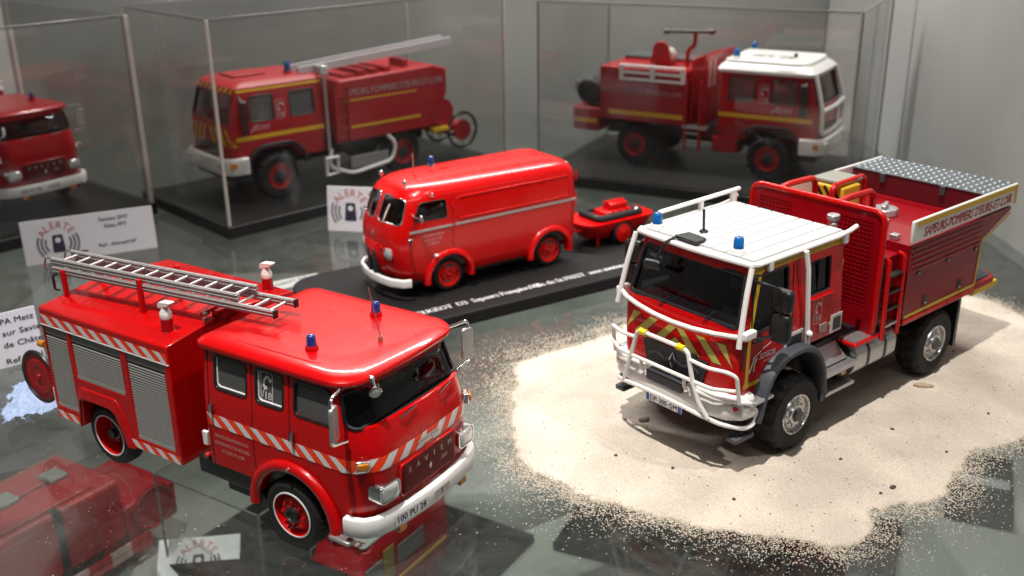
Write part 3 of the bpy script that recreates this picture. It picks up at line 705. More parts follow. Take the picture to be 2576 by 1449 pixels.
    # roof fittings
    if True:
        for y in (-.82, .98):
            nz = sub('roof_nozzle', root, (-2.29, y, zt + .04 if y < 0 else zt + .02))
            obj('nozzle_base', MB().cyl((0, 0, -.03), (0, 0, .17), .085, .075, 18), RED2, nz, .012)
            obj('nozzle_body', MB().lathe((0, 0, .17), (0, 0, 1), [(.075, 0), (.08, .03), (.078, .08), (.05, .13), (.045, .17), (.001, .17)], 18), WHITE, nz, ang=60)
            obj('nozzle_cap', MB().prism(rpoly([(-.08, .30), (.12, .36), (.16, .42), (-.05, .40), (-.09, .35)], .03), 'y', -.05, .05), WHITE, nz, .02)
            obj('nozzle_pin', MB().cyl((.06, -.09, -.03), (.06, -.09, .02), .02, n=8), CHROME, nz)
        obj('roof_bolt', MB().cyl((-2.0, -.45, zt + .07), (-2.0, -.45, zt + .14), .03, n=10), CHROME, root)
        # ladder: two stacked sections, lying slightly askew
        la = sub('ladder', root, (-4.78, -.545, 2.65), (0, -.006, .0985)); L1, L2, hwid = 4.02, 3.42, .205
        def rail(x0, x1, y, z):
            return MB().box(x0, x1, y - .022, y + .022, z, z + .10).box(x0, x1, y - .034, y + .034, z + .028, z + .044).box(x0, x1, y - .034, y + .034, z + .075, z + .09)
        for y in (-hwid, hwid):
            obj('rail', rail(.02, L1, y, 0), ALU, la, .006); obj('rail', rail(-.02, L2, y * .86, .115), ALU, la, .006)
            obj('rail_end_cap', MB().box(L1 - .01, L1 + .015, y - .036, y + .036, -.004, .104), BLACK, la)
        def rungs(n, x0, x1, hw2, z):
            first = None
            for k in range(n):
                x = x0 + (x1 - x0) * k / (n - 1)
                if first is None:
                    first = obj('rung', MB().cyl((0, -hw2, 0), (0, hw2, 0), .021, n=8), ALU, la); first.location = Vector((x, 0, z)) * S
                else: again(first, la, (x, 0, z))
        rungs(15, .16, L1 - .14, hwid, .05); rungs(13, .14, L2 - .12, hwid * .86, .165)
        for y in (-hwid * .86, hwid * .86):
            obj('hook', MB().tube(fillet([(.0, y, .19), (-.13, y, .2), (-.2, y, .05), (-.1, y, -.12), (.0, y, -.16)], .12, 6), .016, 6), CHROME, la)
        for x, y in ((-4.50, -.76), (-3.02, -.62), (-4.50, -.18), (-3.02, .02)):
            obj('ladder_post', MB().box(x - .035, x + .035, y - .03, y + .03, 2.33, 2.74 if x < -4 else 2.84), RED2 if plain else RED, root, .01)
        obj('ladder_handle', MB().tube(fillet([(-4.58, -.80, 2.68), (-4.60, -.86, 2.66), (-4.60, -.86, 2.46), (-4.57, -.80, 2.44)], .04), .02, 6), BLACK, root)
        obj('ladder_lock', MB().cyl((-1.95, -.40, 2.52), (-1.95, -.52, 2.52), .035, n=10), CHROME, root); obj('ladder_rest', MB().tube([(-1.95, -.5, 2.52), (-1.85, -.2, 2.60), (-1.95, .1, 2.52)], .02, 6).box(-2.02, -1.9, -.3, .1, 2.38, 2.5), RED2, root)
    for x, y, st, rr in ((0, 1.13, 'savien_front', .30), (-3.65, 1.03, 'savien_rear', .305)):
        for sg in (-1, 1): wheel(root, x, sg * y, .47, .27, rr, st, sg)
    return root

eng = thing('fire_engine', 'red and orange-striped cab-over fire engine with aluminium ladder on its roof, standing on bare glass', 'fire engine', (-2.1455, 11.8792, 0.004), -0.579)
classic_engine(eng)

# ================================================================ off-road forest fire truck
def mirror_pts(p): return [(x, -y, z) for x, y, z in p]
def forest_truck(root):
    red = RED2; bright = RED
    B = Body([(.72, 1.12, -1.12, 1.0, .12, .04), (.80, 1.16, -1.13, 1.03, .14, .05), (1.24, 1.21, -1.14, 1.07, .14, .06), (1.55, 1.215, -1.14, 1.075, .14, .06), (1.95, 1.21, -1.14, 1.075, .14, .06), (2.08, 1.19, -1.14, 1.07, .14, .06),
              (2.5, 1.06, -1.14, 1.035, .12, .06), (2.84, .955, -1.14, 1.01, .11, .06), (2.92, .93, -1.14, 1.0, .1, .06), (2.935, .92, -1.13, .99, .1, .06)], .05)
    cab = solid_shell(B.mesh(), 'cab', .045, bright, root)
    ws = rpoly([(-.97, 2.12), (.97, 2.12), (.90, 2.80), (-.90, 2.80)], .07)
    dw = rpoly([(-.97, 2.02), (-.17, 2.02), (-.17, 2.80), (-.90, 2.80)], .06)     # u = -x on the left side
    rw = rrect(.30, .82, 2.21, 2.72, .03)
    dwr = [(-u, v) for u, v in reversed(dw)]; rwr = [(-u, v) for u, v in reversed(rw)]
    cut(cab, MB().prism([(-u, v) for u, v in dw], 'y', -1.5, 1.5).prism([(-u, v) for u, v in rw], 'y', -1.5, 1.5))
    cut(cab, MB().prism(ws, 'x', .6, 1.7))
    cut(cab, MB().prism([(.64, .4), (.64, 1.05), (.50, 1.30), (.3, 1.44), (-.3, 1.47), (-.42, 1.50), (-1.3, 1.50), (-1.3, .4)], 'y', -1.5, 1.5))
    for sg, a, b in ((1, dw, rw), (-1, dwr, rwr)):
        window('window', cab, a, B.side(sg, -.03), B.side(sg, -.01), GDARK, .022)
        w = window('window', cab, b, B.side(sg, -.05), B.side(sg, -.03), GDARK, .022)
        sx = -1 if sg > 0 else 1
        obj('sliding_bar', MB().box(sx * .57 - .012, sx * .57 + .012, sg * (B.hw(2.4) - .04) - .012, sg * (B.hw(2.4) - .04) + .012, 2.22, 2.71), BLACK, w)
    window('windscreen', cab, ws, B.front(-.03), B.front(-.012), GDARK, .035)
    obj('cab_floor', MB().box(-1.08, 1.0, -.98, .98, 1.5, 1.62), INTER, root); obj('dashboard', MB().box(.72, 1.05, -.95, .95, 1.62, 2.1), INTER, root, .05)
    for y in (-.5, .5): obj('seat', MB().box(-.1, .4, y - .26, y + .26, 1.62, 1.95).box(-.25, -.05, y - .26, y + .26, 1.9, 2.6), SEAT, root, .05)
    obj('rear_bench', MB().box(-.9, -.5, -.9, .9, 1.62, 1.95).box(-1.05, -.88, -.9, .9, 1.8, 2.5), SEAT, root, .05)
    obj('sun_visor', MB().box(.70, .90, -.85, .85, 2.72, 2.80), INTER, root)
    t = MB(); text(t, 'LAUDUN', -.78, 2.66, .05, B.front(-.022), width=.24); obj('windscreen_lettering', t, PRINTG, root)
    for y in (-.35, .45): obj('wiper', MB().tube([(B.xf(y, 2.1) + .015, y, 2.1), (B.xf(y, 2.14) + .03, y + .05, 2.15), (B.xf(y, 2.24) + .0, y + .12, 2.24)], .012, 5), BLACK, root)
    # roof: white edge tray with longitudinal planks
    rf = Body([(2.925, .985, -1.17, 1.008, .1, .05), (2.985, .985, -1.17, 1.008, .1, .05)], .06)
    obj('roof_tray', rf.mesh(), RWHITE, root, .02)
    n = 8
    for k in range(n):
        y0 = -.97 + 1.94 * k / n; y1 = y0 + 1.94 / n - .017
        obj('roof_plank', MB().box(-1.12, .86, y0, y1, 2.98, 3.012), RWHITE, root, .012)
    for y in (-.86, .60): beacon(root, (.74, y, 3.03), .075, .17, BLUE, WHITE)
    obj('antenna', MB().cyl((.42, -.27, 3.01), (.42, -.27, 3.04), .07, .05, 14).cyl((.42, -.27, 3.03), (.47, -.245, 3.36), .019, .019, 8), BLACK, root)
    obj('mirror_mount', MB().prism(rpoly([(.66, -.33), (.92, -.38), (.94, .04), (.80, .06), (.70, .02), (.68, -.1)], .02), 'z', 3.008, 3.055), BLACK, root, .015)
    fm = sub('kerb_mirror', root)
    obj('arm', MB().tube(fillet([(.9, -.35, 3.03), (1.1, -.38, 2.98), (1.2, -.43, 2.75)], .05), .022, 6), BLACK, fm); obj('mirror_shell', MB().obox((1.22, -.48, 2.66), (1, .1, -.3), (0, 1, .1), (.3, 0, 1), .09, .30, .14), BLACK, fm, .03)
    # white protective bars
    fz = 2.06
    ch = [(.99, -1.03, 2.95)] + [(1.10, -1.06, 2.6), (1.225, -1.10, 2.05), (1.25, -1.11, 1.92)]
    obj('cage_bar', MB().tube(fillet(ch, .1), .038, 8), WTUBE, root); obj('cage_bar', MB().tube(fillet(mirror_pts(ch), .1), .038, 8), WTUBE, root)
    low = [(1.20, -1.11, 2.12)] + [(1.26 - .10 * (y / .95) ** 2 + .06, y, 2.035 - .06 * (1 - (y / .95) ** 2)) for y in (-.98, -.7, -.35, 0, .35, .7, .98)] + [(1.20, 1.11, 2.06)]
    obj('cage_bar', MB().tube(low, .036, 8), WTUBE, root)
    top = [(.86, -1.05, 2.98), (.97, -1.0, 2.975)] + [(1.01 - .06 * (y / .9) ** 2, y, 2.965) for y in (-.6, -.3, 0, .3, .6)] + [(.97, 1.0, 2.975), (.86, 1.05, 2.98)]
    obj('cage_bar', MB().tube(top, .036, 8), WTUBE, root)
    for sg in (-1, 1):
        obj('bar_bracket', MB().box(.98, 1.22, sg * 1.14 - .05, sg * 1.14 + .05, 2.02, 2.14), WTUBE, root, .025)
        obj('side_bar', MB().tube([(-.08, sg * 1.10, 2.96), (-.12, sg * 1.13, 2.7), (-.22, sg * 1.15, 1.66), (-.26, sg * 1.15, 1.46)], .036, 8).ball((-.2, sg * 1.19, 1.74), .045, .05, .05), WTUBE, root)
        for x in (.62, -1.08): obj('gutter_clip', MB().box(x - .05, x + .05, sg * 1.04 - .03, sg * 1.04 + .035, 2.83, 2.98), WTUBE, root, .02)
        obj('gutter_bar', MB().tube([(.86, sg * 1.04, 2.97), (-.9, sg * 1.045, 2.975), (-1.15, sg * 1.05, 3.0), (-1.30, sg * 1.07, 3.05)], .034, 8), WTUBE, root)
    obj('roof_rail', MB().tube(fillet([(.62, -1.02, 3.0), (.55, -1.02, 3.15), (-1.28, -1.02, 3.17)], .08), .034, 8).box(-.42, -.36, -1.05, -.99, 2.97, 3.15).box(-1.2, -1.1, -1.05, -.99, 2.97, 3.16), WTUBE, root)
    # chevrons on the front, yellow edging on the sides
    F = B.front(.008); wm = MB(); z0, z1 = 1.555, 1.865
    for sg in (-1, 1):
        for k in range(3):
            a = .0 + k * .345; q = [(a, z1), (a + .15, z1), (a + .15 + .31, z0), (a + .31, z0)]
            if k == 0: q = [(0.0, z1), (.13, z1), (.44, z0), (.28, z0)]
            q = [(min(u, .98) * sg, v) for u, v in q]
            wm.drape(q if sg > 0 else [q[1], q[0], q[3], q[2]], F, 4, 4)
    poly2(wm, [(-.17, z0), (.17, z0), (0, z0 + .16)], F)
    obj('chevron', wm, YGRN, root, ang=60)
    Sd = B.side(1, .006); ym = MB()
    ym.drape([(.10 - 1.05, 2.84), (1.10, 2.84), (1.10, 2.925), (.10 - 1.05, 2.925)], Sd, 8, 1)
    strip2(ym, [(-(B.at(v)[0] - B.at(v)[3] - .075), v) for v in (2.9, 2.7, 2.5, 2.3, 2.1, 1.9, 1.6, 1.28)], .07, Sd)
    ym.drape([(-1.06, 1.245), (-.60, 1.245), (-.58, 1.31), (-1.06, 1.31)], Sd, 4, 1); obj('yellow_mark', MB().drape([(.80, 1.66), (.87, 1.66), (.87, 1.72), (.80, 1.72)], Sd, 1, 1), YEL, root)
    obj('yellow_edging', ym, YEL, root, ang=60)
    t = MB(); phone18(t, .42, 1.78, .36, B.side(1, .01)); obj('call_sticker', t, PRINTP, root)
    t = MB(); f = B.side(1, .01); text(t, 'SDIS28', -.76, 1.60, .085, f, width=.34, slant=.15, bold=.06); text(t, 'EURE-ET-LOIR', -.66, 1.54, .025, f, width=.22)
    strip2(t, [(-.96, 1.46), (-.90, 1.58), (-.83, 1.70)], .028, f); strip2(t, [(-.86, 1.46), (-.85, 1.58), (-.80, 1.64)], .024, f); strip2(t, [(-.9, 1.66), (-.72, 1.73)], .02, f); strip2(t, [(-.70, 1.75), (-.52, 1.80)], .02, f); obj('door_emblem', t, PRINT, root)
    for x0, x1 in ((-.22, .20), (.86, 1.13)):
        hp = sub('lock_panel', root)
        obj('white_patch', MB().drape([(-x1 if False else -x1, 0)] * 4, lambda u, v: (0, 0, 0), 1, 1) if False else MB().box(-x1, -x0, 1.082, 1.09, 1.52 if x0 > 0 else 1.50, 1.80), PRINT, hp)
        obj('lock_recess', MB().box(-x1 + .04, -x0 - .06, 1.088, 1.105, 1.56, 1.75), BLACK, hp, .03)
    obj('side_reflector', MB().box(-.76, -.58, 1.078, 1.10, 1.60, 1.74), mat('grey_reflector', (.32, .22, .22), .3), root, .01)
    obj('door_seam', MB().tube([B.side(1, .002)(-.06, z) for z in (1.5, 1.8, 2.1, 2.4, 2.8)], .008, 5), BLACK, root)
    obj('door_seam', MB().tube([B.side(1, .002)(.22, z) for z in (1.5, 1.8, 2.1, 2.4, 2.8)], .008, 5), BLACK, root)
    for x in (.80, -.55): obj('door_handle', MB().box(x - .11, x + .13, 1.075, 1.12, 1.88, 1.935), BLACK, root, .02) if x > 0 else None
    obj('window_sill', MB().box(-.86, -.28, 1.06, 1.10, 2.155, 2.185), bright, root, .01)
    # mirrors
    for sg in (1, -1):
        mi = sub('mirror', root)
        obj('arm', MB().tube(fillet([(.92, sg * 1.02, 2.76), (.95, sg * 1.2, 2.78), (.78, sg * 1.36, 2.70), (.74, sg * 1.36, 2.1), (.78, sg * 1.2, 1.97), (.86, sg * 1.08, 1.94)], .09), .022, 6), BLACK, mi)
        for z, h in ((2.52, .33), (2.14, .42)):
            obj('mirror_shell', MB().prism(rrect(-.15, .15, -h / 2, h / 2, .07), 'x', -.07, .07), BLACK, mi, .045, seg=3).location = Vector((.70, sg * 1.34, z)) * S
    # front: lower face, grille, bumper
    obj('grille', MB().prism(rpoly([(-.60, 1.53), (.60, 1.53), (.50, 1.16), (-.50, 1.16)], .03), 'x', 1.1, 1.245), BLACK, root, .01)
    for k in range(6):
        obj('grille_bar', MB().obox((1.24, (-.40 + .16 * k), 1.36), (1, 0, 0), (0, 1, .5 * (-1) ** k), (0, -.5 * (-1) ** k, 1), .03, .15, .035), DARK, root)
    lg = sub('diamond_badge', root, (1.262, 0, 1.37))
    obj('badge_ring', MB().tube([(0, 0, .11), (0, .062, 0), (0, 0, -.11), (0, -.062, 0)], .016, 6, True), CHROME, lg)
    for sg in (-1, 1):
        obj('grille_clip', MB().box(1.22, 1.25, sg * .36 - .045, sg * .36 + .045, 1.50, 1.58), BLACK, root)
        obj('vent_slot', MB().box(1.05, 1.10, sg * 1.03 - .02, sg * 1.05 + .02, 1.55, 1.9), BLACK, root)
    bl = [(.90, -1.16), (1.12, -1.13), (1.26, -.98), (1.33, -.7), (1.37, -.3), (1.375, 0)]; bl = bl + [(x, -y) for x, y in reversed(bl[:-1])]
    path = []
    for i, (x, y) in enumerate(bl):
        a = Vector(bl[max(i - 1, 0)]); b = Vector(bl[min(i + 1, len(bl) - 1)]); d = (b - a).normalized(); path.append(((x, y, 0), Vector((d.y, -d.x, 0)), (0, 0, 1)))
    bmp = obj('bumper', MB().sweep(path, [(-.02, .86), (.03, .84), (.06, .90), (.04, 1.02), (-.02, 1.15), (-.12, 1.17), (-.12, .86)]), WHITE, root, ang=50)
    obj('bumper_tread', MB().box(1.16, 1.445, -.34, .34, 1.02, 1.185), DARK, root, .03)
    obj('bumper_skirt', MB().box(.7, 1.30, -.98, .98, .70, .88), BLACK, root, .04)
    pt = obj('number_plate', MB().box(1.40, 1.415, -.33, .33, .70, .82), PLATE, root)
    t = MB(); text(t, 'DP-300-GM', 0, .725, .075, lambda u, v: (1.42, u, v), width=.50, align='C', bold=.05); obj('plate_lettering', t, PRINTB, pt)
    t = MB(); 
    for y in (-.30, .30): poly2(t, [(y - .03, .70), (y + .03, .70), (y + .03, .82), (y - .03, .82)], lambda u, v: (1.418, u, v))
    obj('plate_band', t, mat('plate_blue', (.02, .05, .3), .4), pt)
    for sg in (-1, 1):
        hl = sub('headlight', root, (1.14, sg * .90, 1.02), (0, 0, sg * .33))
        obj('lamp_body', MB().prism(rrect(-.26, .26, -.13, .11, .05), 'x', .0, .13), mat('lamp_grey', (.45, .45, .46), .3, .3, coat=.5), hl, .02)
        for y in (-.13, .02): obj('lens', MB().dome((.13, sg * y, -.01), .06, .03, 16, 4, (1, 0, 0)), LENS, hl)
        obj('indicator', MB().dome((.13, sg * .16, -.01), .045, .025, 14, 4, (1, 0, 0)), REDL, hl)
        obj('front_step', MB().box(.60, 1.0, sg * 1.20 - .12, sg * 1.20 + .06, 1.05, 1.10), SILVER, root, .01)
        obj('tow_hook', MB().box(.82, 1.22, sg * 1.06 - .09, sg * 1.06 + .09, .48, .56), DARK, root, .02)
    # bull bar
    bb = sub('bull_bar', root); R = .031
    tops = [(1.50, -.45, 1.74), (1.5, 0, 1.755), (1.50, .43, 1.74)]
    obj('tube', MB().tube(fillet([(1.48, -.72, .90), (1.5, -.57, 1.35), (1.5, -.47, 1.72), (1.5, -.40, 1.755), (1.5, .40, 1.755), (1.5, .47, 1.72), (1.5, .57, 1.35), (1.5, .70, 1.06), (1.46, .84, .86)], .06), R, 8), WTUBE, bb)
    for sg in (-1, 1):
        M = lambda pts: [(x, sg * y, z) for x, y, z in pts]
        obj('tube', MB().tube(fillet(M([(1.5, .50, 1.63), (1.47, .80, 1.60), (1.38, 1.06, 1.60), (1.30, 1.15, 1.54), (1.22, 1.16, 1.12)]), .07), R * .92, 8), WTUBE, bb)
        obj('tube', MB().tube(fillet(M([(1.5, .0, 1.335), (1.5, .55, 1.335), (1.45, .86, 1.31), (1.30, 1.15, 1.33)]), .08), R * .92, 8), WTUBE, bb)
        obj('tube', MB().tube(fillet(M([(1.5, .62, 1.22), (1.40, .90, 1.16), (1.16, 1.17, 1.12), (1.0, 1.19, 1.07), (.86, 1.19, .90), (.90, 1.19, .72), (1.06, 1.15, .68), (1.34, .98, .78), (1.48, .72, .87), (1.5, .35, .90), (1.5, 0, .905)]), .1), R, 8), WTUBE, bb)
        obj('hook', MB().tube(fillet(M([(1.48, .40, 1.32), (1.46, .40, 1.16), (1.40, .42, 1.12)]), .05), R * .8, 7), WTUBE, bb)
        obj('yellow_sleeve', MB().lathe((1.5, sg * .35, 1.755), (0, 1, 0), [(.04, -.06), (.052, -.06), (.052, -.045), (.045, -.03), (.045, .03), (.052, .045), (.052, .06), (.04, .06)], 14), YBRT, bb)
    # fenders, steps, tank
    for sg in (1, -1):
        path = []; PT = [(.86, .74), (.74, 1.16), (.58, 1.42), (.30, 1.56), (-.12, 1.56), (-.40, 1.42), (-.58, 1.1), (-.64, .70)]
        PTS = fillet([(x, 0, z) for x, z in PT], .16, 4); c0 = Vector((.02, 0, .6))
        for p in PTS: d = (p - c0).normalized(); path.append((p, d, Vector((0, sg, 0))))
        obj('fender', MB().sweep(path, [(-.05, .86), (-.05, 1.20), (-.02, 1.27), (.03, 1.27), (.06, 1.22), (.06, .86)]), DARK, root, .012, ang=40)
        obj('fender_flap', MB().box(-.68, -.60, sg * .88, sg * 1.22, .55, .72), DARK, root)
        st = sub('side_step', root)
        obj('upper_tread', MB().prism(rpoly([(-1.50, .90), (-.62, .90), (-.62, 1.28), (-.70, 1.3), (-1.42, .98), (-1.5, .95)], .03) if False else rpoly([(-.62, .90), (-.62, .98), (-1.46, .98), (-1.46, .90)], .02), 'y', sg * .85, sg * 1.24), SILVER, st, .012)
        obj('step_plate', MB().obox((-.98, sg * .98, 1.12), (1, 0, 0), (0, 1, -.9 * sg), (0, .9 * sg, 1), .72, .36, .03), SILVER, st, .008)
        obj('lower_tread', MB().box(-1.42, -.70, sg * .95, sg * 1.24, .60, .65), SILVER, st, .012)
        obj('step_leg', MB().box(-1.3, -1.24, sg * 1.0, sg * 1.04, .6, .92).box(-.86, -.8, sg * 1.0, sg * 1.04, .6, .92), BLACK, st); obj('step_reflector', MB().box(-1.24, -1.12, sg * 1.14, sg * 1.19, .80, .90), AMBER, st)
        tk = MB(); sh = rpoly([(.45, .66), (1.10, .66), (1.20, .78), (1.20, 1.04), (1.10, 1.16), (.45, 1.16)], .12); 
        tank = obj('fuel_tank', tk.prism([(sg * a, b) for a, b in sh], 'x', -2.56, -1.46), SILVER, root, .02, ang=40)
        for x in (-1.80, -2.25): obj('tank_strap', MB().sweep([((x - .03, 0, 0), (0, sg, 0), (0, 0, 1)), ((x + .03, 0, 0), (0, sg, 0), (0, 0, 1))], [(cc * 1.012 - .006, b * 1.012 - .012) for cc, b in sh]), DARK, tank)
        obj('tank_end', MB().prism([(sg * (.45 + (a - .45) * .86), 1.0 + (b - 1.0) * .82) for a, b in sh], 'x', -1.47, -1.445), BLACK, tank)
    obj('chassis', MB().box(-5.0, 1.0, -.42, .42, .72, 1.0).box(-2.5, -.5, -.9, .9, .95, 1.3), BLACK, root, .02)
    obj('underframe', MB().box(-4.7, -2.56, -1.02, 1.02, 1.12, 1.26), BLACK, root)
    # red guard frame behind the cab with mesh panels
    gf = sub('guard_frame', root); xg = -1.86
    outl = rpoly([(-1.18, 1.18), (1.18, 1.18), (1.18, 3.14), (-1.18, 3.14)], .2, 6)
    pn = obj('guard_panel', MB().prism(outl, 'x', xg, xg + .03), CRIM, gf)
    holes = [(.42, 1.04, 1.62, 2.98), (-1.04, -.42, 1.62, 2.98)]
    cut(pn, MB().box(xg - .2, xg + .3, .42, 1.02, 1.62, 2.96).box(xg - .2, xg + .3, -1.02, -.42, 1.62, 2.96))
    obj('guard_rim', MB().tube([(xg + .015, a, b) for a, b in outl], .046, 8, True), bright, gf, ang=80)
    for sg in (-1, 1):
        me_ = sub('mesh_screen', gf)
        obj('screen_back', MB().box(xg + .002, xg + .012, sg * .42, sg * 1.02, 1.62, 2.96), mat('screen_red', (.17, .002, .006), .4), me_)
        b1 = None
        for k in range(9):
            y = sg * (.45 + .54 * k / 8)
            if b1 is None: b1 = obj('mesh_bar', MB().box(xg + .005, xg + .026, -.010, .010, 1.62, 2.96), CRIM, me_); b1.location = Vector((0, y, 0)) * S
            else: again(b1, me_, (0, y, 0))
        b1 = None
        for k in range(20):
            z = 1.66 + 1.26 * k / 19
            if b1 is None: b1 = obj('mesh_bar', MB().box(xg + .005, xg + .024, min(sg * .42, sg * 1.02), max(sg * .42, sg * 1.02), -.012, .012), CRIM, me_); b1.location = Vector((0, 0, z)) * S
            else: again(b1, me_, (0, 0, z))
    obj('guard_foot', MB().box(-2.0, -1.36, .48, 1.23, 1.17, 1.23), bright, gf, .015); obj('guard_foot', MB().box(-2.0, -1.36, -1.23, -.48, 1.17, 1.23), bright, gf, .015)
    obj('foot_plate', MB().box(-1.96, -1.40, .52, 1.19, 1.23, 1.245), SILVER, gf)
    obj('work_lamp', MB().box(xg + .03, xg + .06, .52, .60, 2.05, 2.3), AMBER, gf, .01)
    obj('exhaust_stack', MB().cyl((-1.5, .55, 1.3), (-1.5, .55, 3.0), .07, n=16).cyl((-1.5, .55, 2.98), (-1.5, .55, 3.06), .095, n=16).cyl((-1.5, .55, 2.9), (-1.42, .62, 2.9), .05, n=12), SILVER, root, .01)
    obj('cabin_link', MB().box(xg - .1, -1.2, -.8, .5, 1.3, 2.7), REDM, root, .03)
    for y in (-.78, .28):
        obj('grab_loop', MB().tube(fillet([(-1.86, y + .1, 3.13), (-2.1, y + .1, 3.16), (-2.85, y + .06, 3.12), (-2.9, y + .06, 2.5)], .16, 5), .052, 8), bright, root)
    obj('grab_loop', MB().tube(fillet([(-2.7, -.30, 2.5), (-2.72, -.30, 3.02), (-2.8, -.30, 3.08), (-3.60, -.34, 3.08), (-3.68, -.34, 3.0), (-3.70, -.34, 2.5)], .12, 5), .048, 8), bright, root)
    pk = sub('equipment_pack', root)
    obj('pack_body', MB().box(-3.4, -2.9, -.80, -.22, 2.5, 3.02), YEL, pk, .03); obj('pack_lid', MB().box(-3.55, -2.95, -.86, -.28, 3.02, 3.10), mat('grey_olive', (.24, .24, .20), .5), pk, .03)
    for k in range(3): obj('pack_stripe', MB().obox((-2.895, -.66 + .15 * k, 2.92), (1, 0, 0), (0, 1, .8), (0, -.8, 1), .012, .05, .2), BLACK, pk)
    # water tank body
    bx = obj('rear_body', MB().prism([(-2.56, 1.30), (-4.75, 1.30), (-4.78, 2.10), (-5.66, 2.44), (-5.66, 2.50), (-2.56, 2.50)], 'y', -1.24, 1.24), CRIM, root)
    cut(bx, MB().box(-4.70, -2.62, -1.18 + .25, 1.18 - .25, 2.47, 2.7))
    bv = bx.modifiers.new('bevel', 'BEVEL'); bv.width = .02 * S; bv.segments = 2; bv.limit_method = 'ANGLE'; bv.angle_limit = radians(40)
    obj('front_locker', MB().box(-2.56, -2.0, -1.08, 1.08, 1.28, 2.36), CRIM, root, .02)
    obj('lower_flange', MB().box(-4.78, -2.60, -1.25, 1.25, 1.19, 1.275), bright, root, .015)
    for sg in (1, -1):
        F = (lambda o: (lambda u, v: (-u, 1.24 + o, v))) if sg > 0 else (lambda o: (lambda u, v: (u, -1.24 - o, v)))
        sd = MB().box(-5.70, -2.50, sg * 1.225, sg * 1.275, 2.55, 2.90); board = obj('side_board', sd, WHITE, root, .02)
        if sg > 0:
            t = MB(); t.drape([(2.60, 2.80), (5.69, 2.80), (5.69, 2.885), (2.60, 2.885)], lambda u, v: (-u, 1.281, v), 1, 1); t.drape([(5.60, 2.56), (5.69, 2.56), (5.69, 2.80), (5.60, 2.80)], lambda u, v: (-u, 1.281, v), 1, 1); obj('board_stripe', t, YEL, board)
            t = MB(); text(t, "SAPEURS-POMPIERS D'EURE-ET-LOIR", 2.80, 2.605, .15, lambda u, v: (-u, 1.282, v), width=2.70, slant=.18, bold=.05); obj('board_lettering', t, PRINTR, board)
        for k in range(5): obj('side_rib', MB().box(-4.72, -2.62, sg * 1.235, sg * 1.262, 2.06 + .09 * k, 2.085 + .09 * k), CRIM, root, .008)
        ym = MB(); f = F(.008)
        s_ = 1 if sg > 0 else -1
        Q = lambda a, b: (s_ * a, b)
        strip2(ym, [Q(2.60, 1.335), Q(4.715, 1.335)], .06, f); strip2(ym, [Q(4.735, 1.31), Q(4.755, 2.09)], .05, f); strip2(ym, [Q(4.74, 2.07), Q(5.62, 2.40)], .05, f)
        obj('yellow_edging', ym, YEL, root)
        for x, z, w, h in ((-2.87, 2.03, .09, .12), (-3.73, 2.04, .09, .12), (-4.60, 2.03, .10, .13), (-3.17, 1.48, .11, .16), (-4.21, 1.48, .11, .16)):
            lt = obj('latch', MB().box(x - w / 2, x + w / 2, sg * 1.235, sg * 1.255, z - h / 2, z + h / 2), BLACK, root, .01); obj('latch_pin', MB().box(x - w / 4, x + w / 4, sg * 1.25, sg * 1.262, z - h / 2.6, z - h / 5), SILVER, lt)
        ld = sub('side_ladder', root)
        for x in (-2.03, -2.44): obj('rail', MB().tube(fillet([(x, sg * 1.12, 2.40), (x, sg * 1.22, 2.38), (x, sg * 1.24, 1.12)], .05), .036, 8), bright, ld)
        for k in range(4): obj('rung', MB().box(-2.42, -2.05, sg * 1.14, sg * 1.25, 1.30 + .27 * k, 1.335 + .27 * k), BLACK if k else SILVER, ld, .008)
        obj('mud_flap', MB().box(-4.48, -4.40, sg * .78, sg * 1.2, .30, 1.2), BLACK, root)
        obj('rear_lamp', MB().box(-5.62, -4.8, sg * 1.12, sg * 1.22, 1.1, 1.2), YEL, root, .01)
    obj('rear_step', MB().prism(rpoly([(-4.78, -1.2), (-5.5, -1.2), (-5.66, -1.0), (-5.66, 1.0), (-5.5, 1.22), (-4.78, 1.22)], .08), 'z', 1.18, 1.30), REDM, root, .02)
    obj('step_tread', MB().prism(rpoly([(-4.82, -1.1), (-5.45, -1.1), (-5.6, -.95), (-5.6, .95), (-5.45, 1.15), (-4.82, 1.15)], .08), 'z', 1.30, 1.315), DARK, root)
    obj('rear_hose_box', MB().box(-5.3, -4.8, -1.0, .95, 1.32, 1.62).cyl((-5.05, -.9, 1.8), (-5.05, .95, 1.8), .26, n=20), REDM, root, .02)
    # raised rear locker with tread-plate lid
    obj('rear_locker', MB().box(-5.62, -4.72, -1.22, 1.22, 2.50, 2.86), mat('maroon_plastic', (.10, .004, .010), .45), root, .015)
    lid = obj('tread_lid', MB().box(-5.72, -4.70, -1.22, 1.22, 2.86, 2.885), TREAD, root, .006)
    st0 = None
    for i in range(6):
        for j in range(17):
            p = (-5.62 + .165 * i, -1.14 + .1425 * j, 2.885)
            if st0 is None: st0 = obj('stud', MB().dome((0, 0, 0), .042, .02, 10, 3), mat('stud_grey', (.26, .28, .30), .35, .5), lid); st0.location = Vector(p) * S
            else: again(st0, lid, p)
    for y in (-.6, .5): obj('lid_hinge', MB().box(-4.715, -4.66, y - .05, y + .05, 2.72, 2.88), DARK, root, .01)
    hat = sub('tank_hatch', root, (-3.80, .02, 2.52))
    obj('hatch_ring', MB().cyl((0, 0, -.05), (0, 0, .06), .22, .21, 28), SILVER, hat, .015); obj('hatch_lever', MB().obox((0, 0, .10), (1, .4, 0), (-.4, 1, 0), (0, 0, 1), .34, .07, .05).cyl((0, 0, .05), (0, 0, .12), .06, n=12), SILVER, hat, .012)
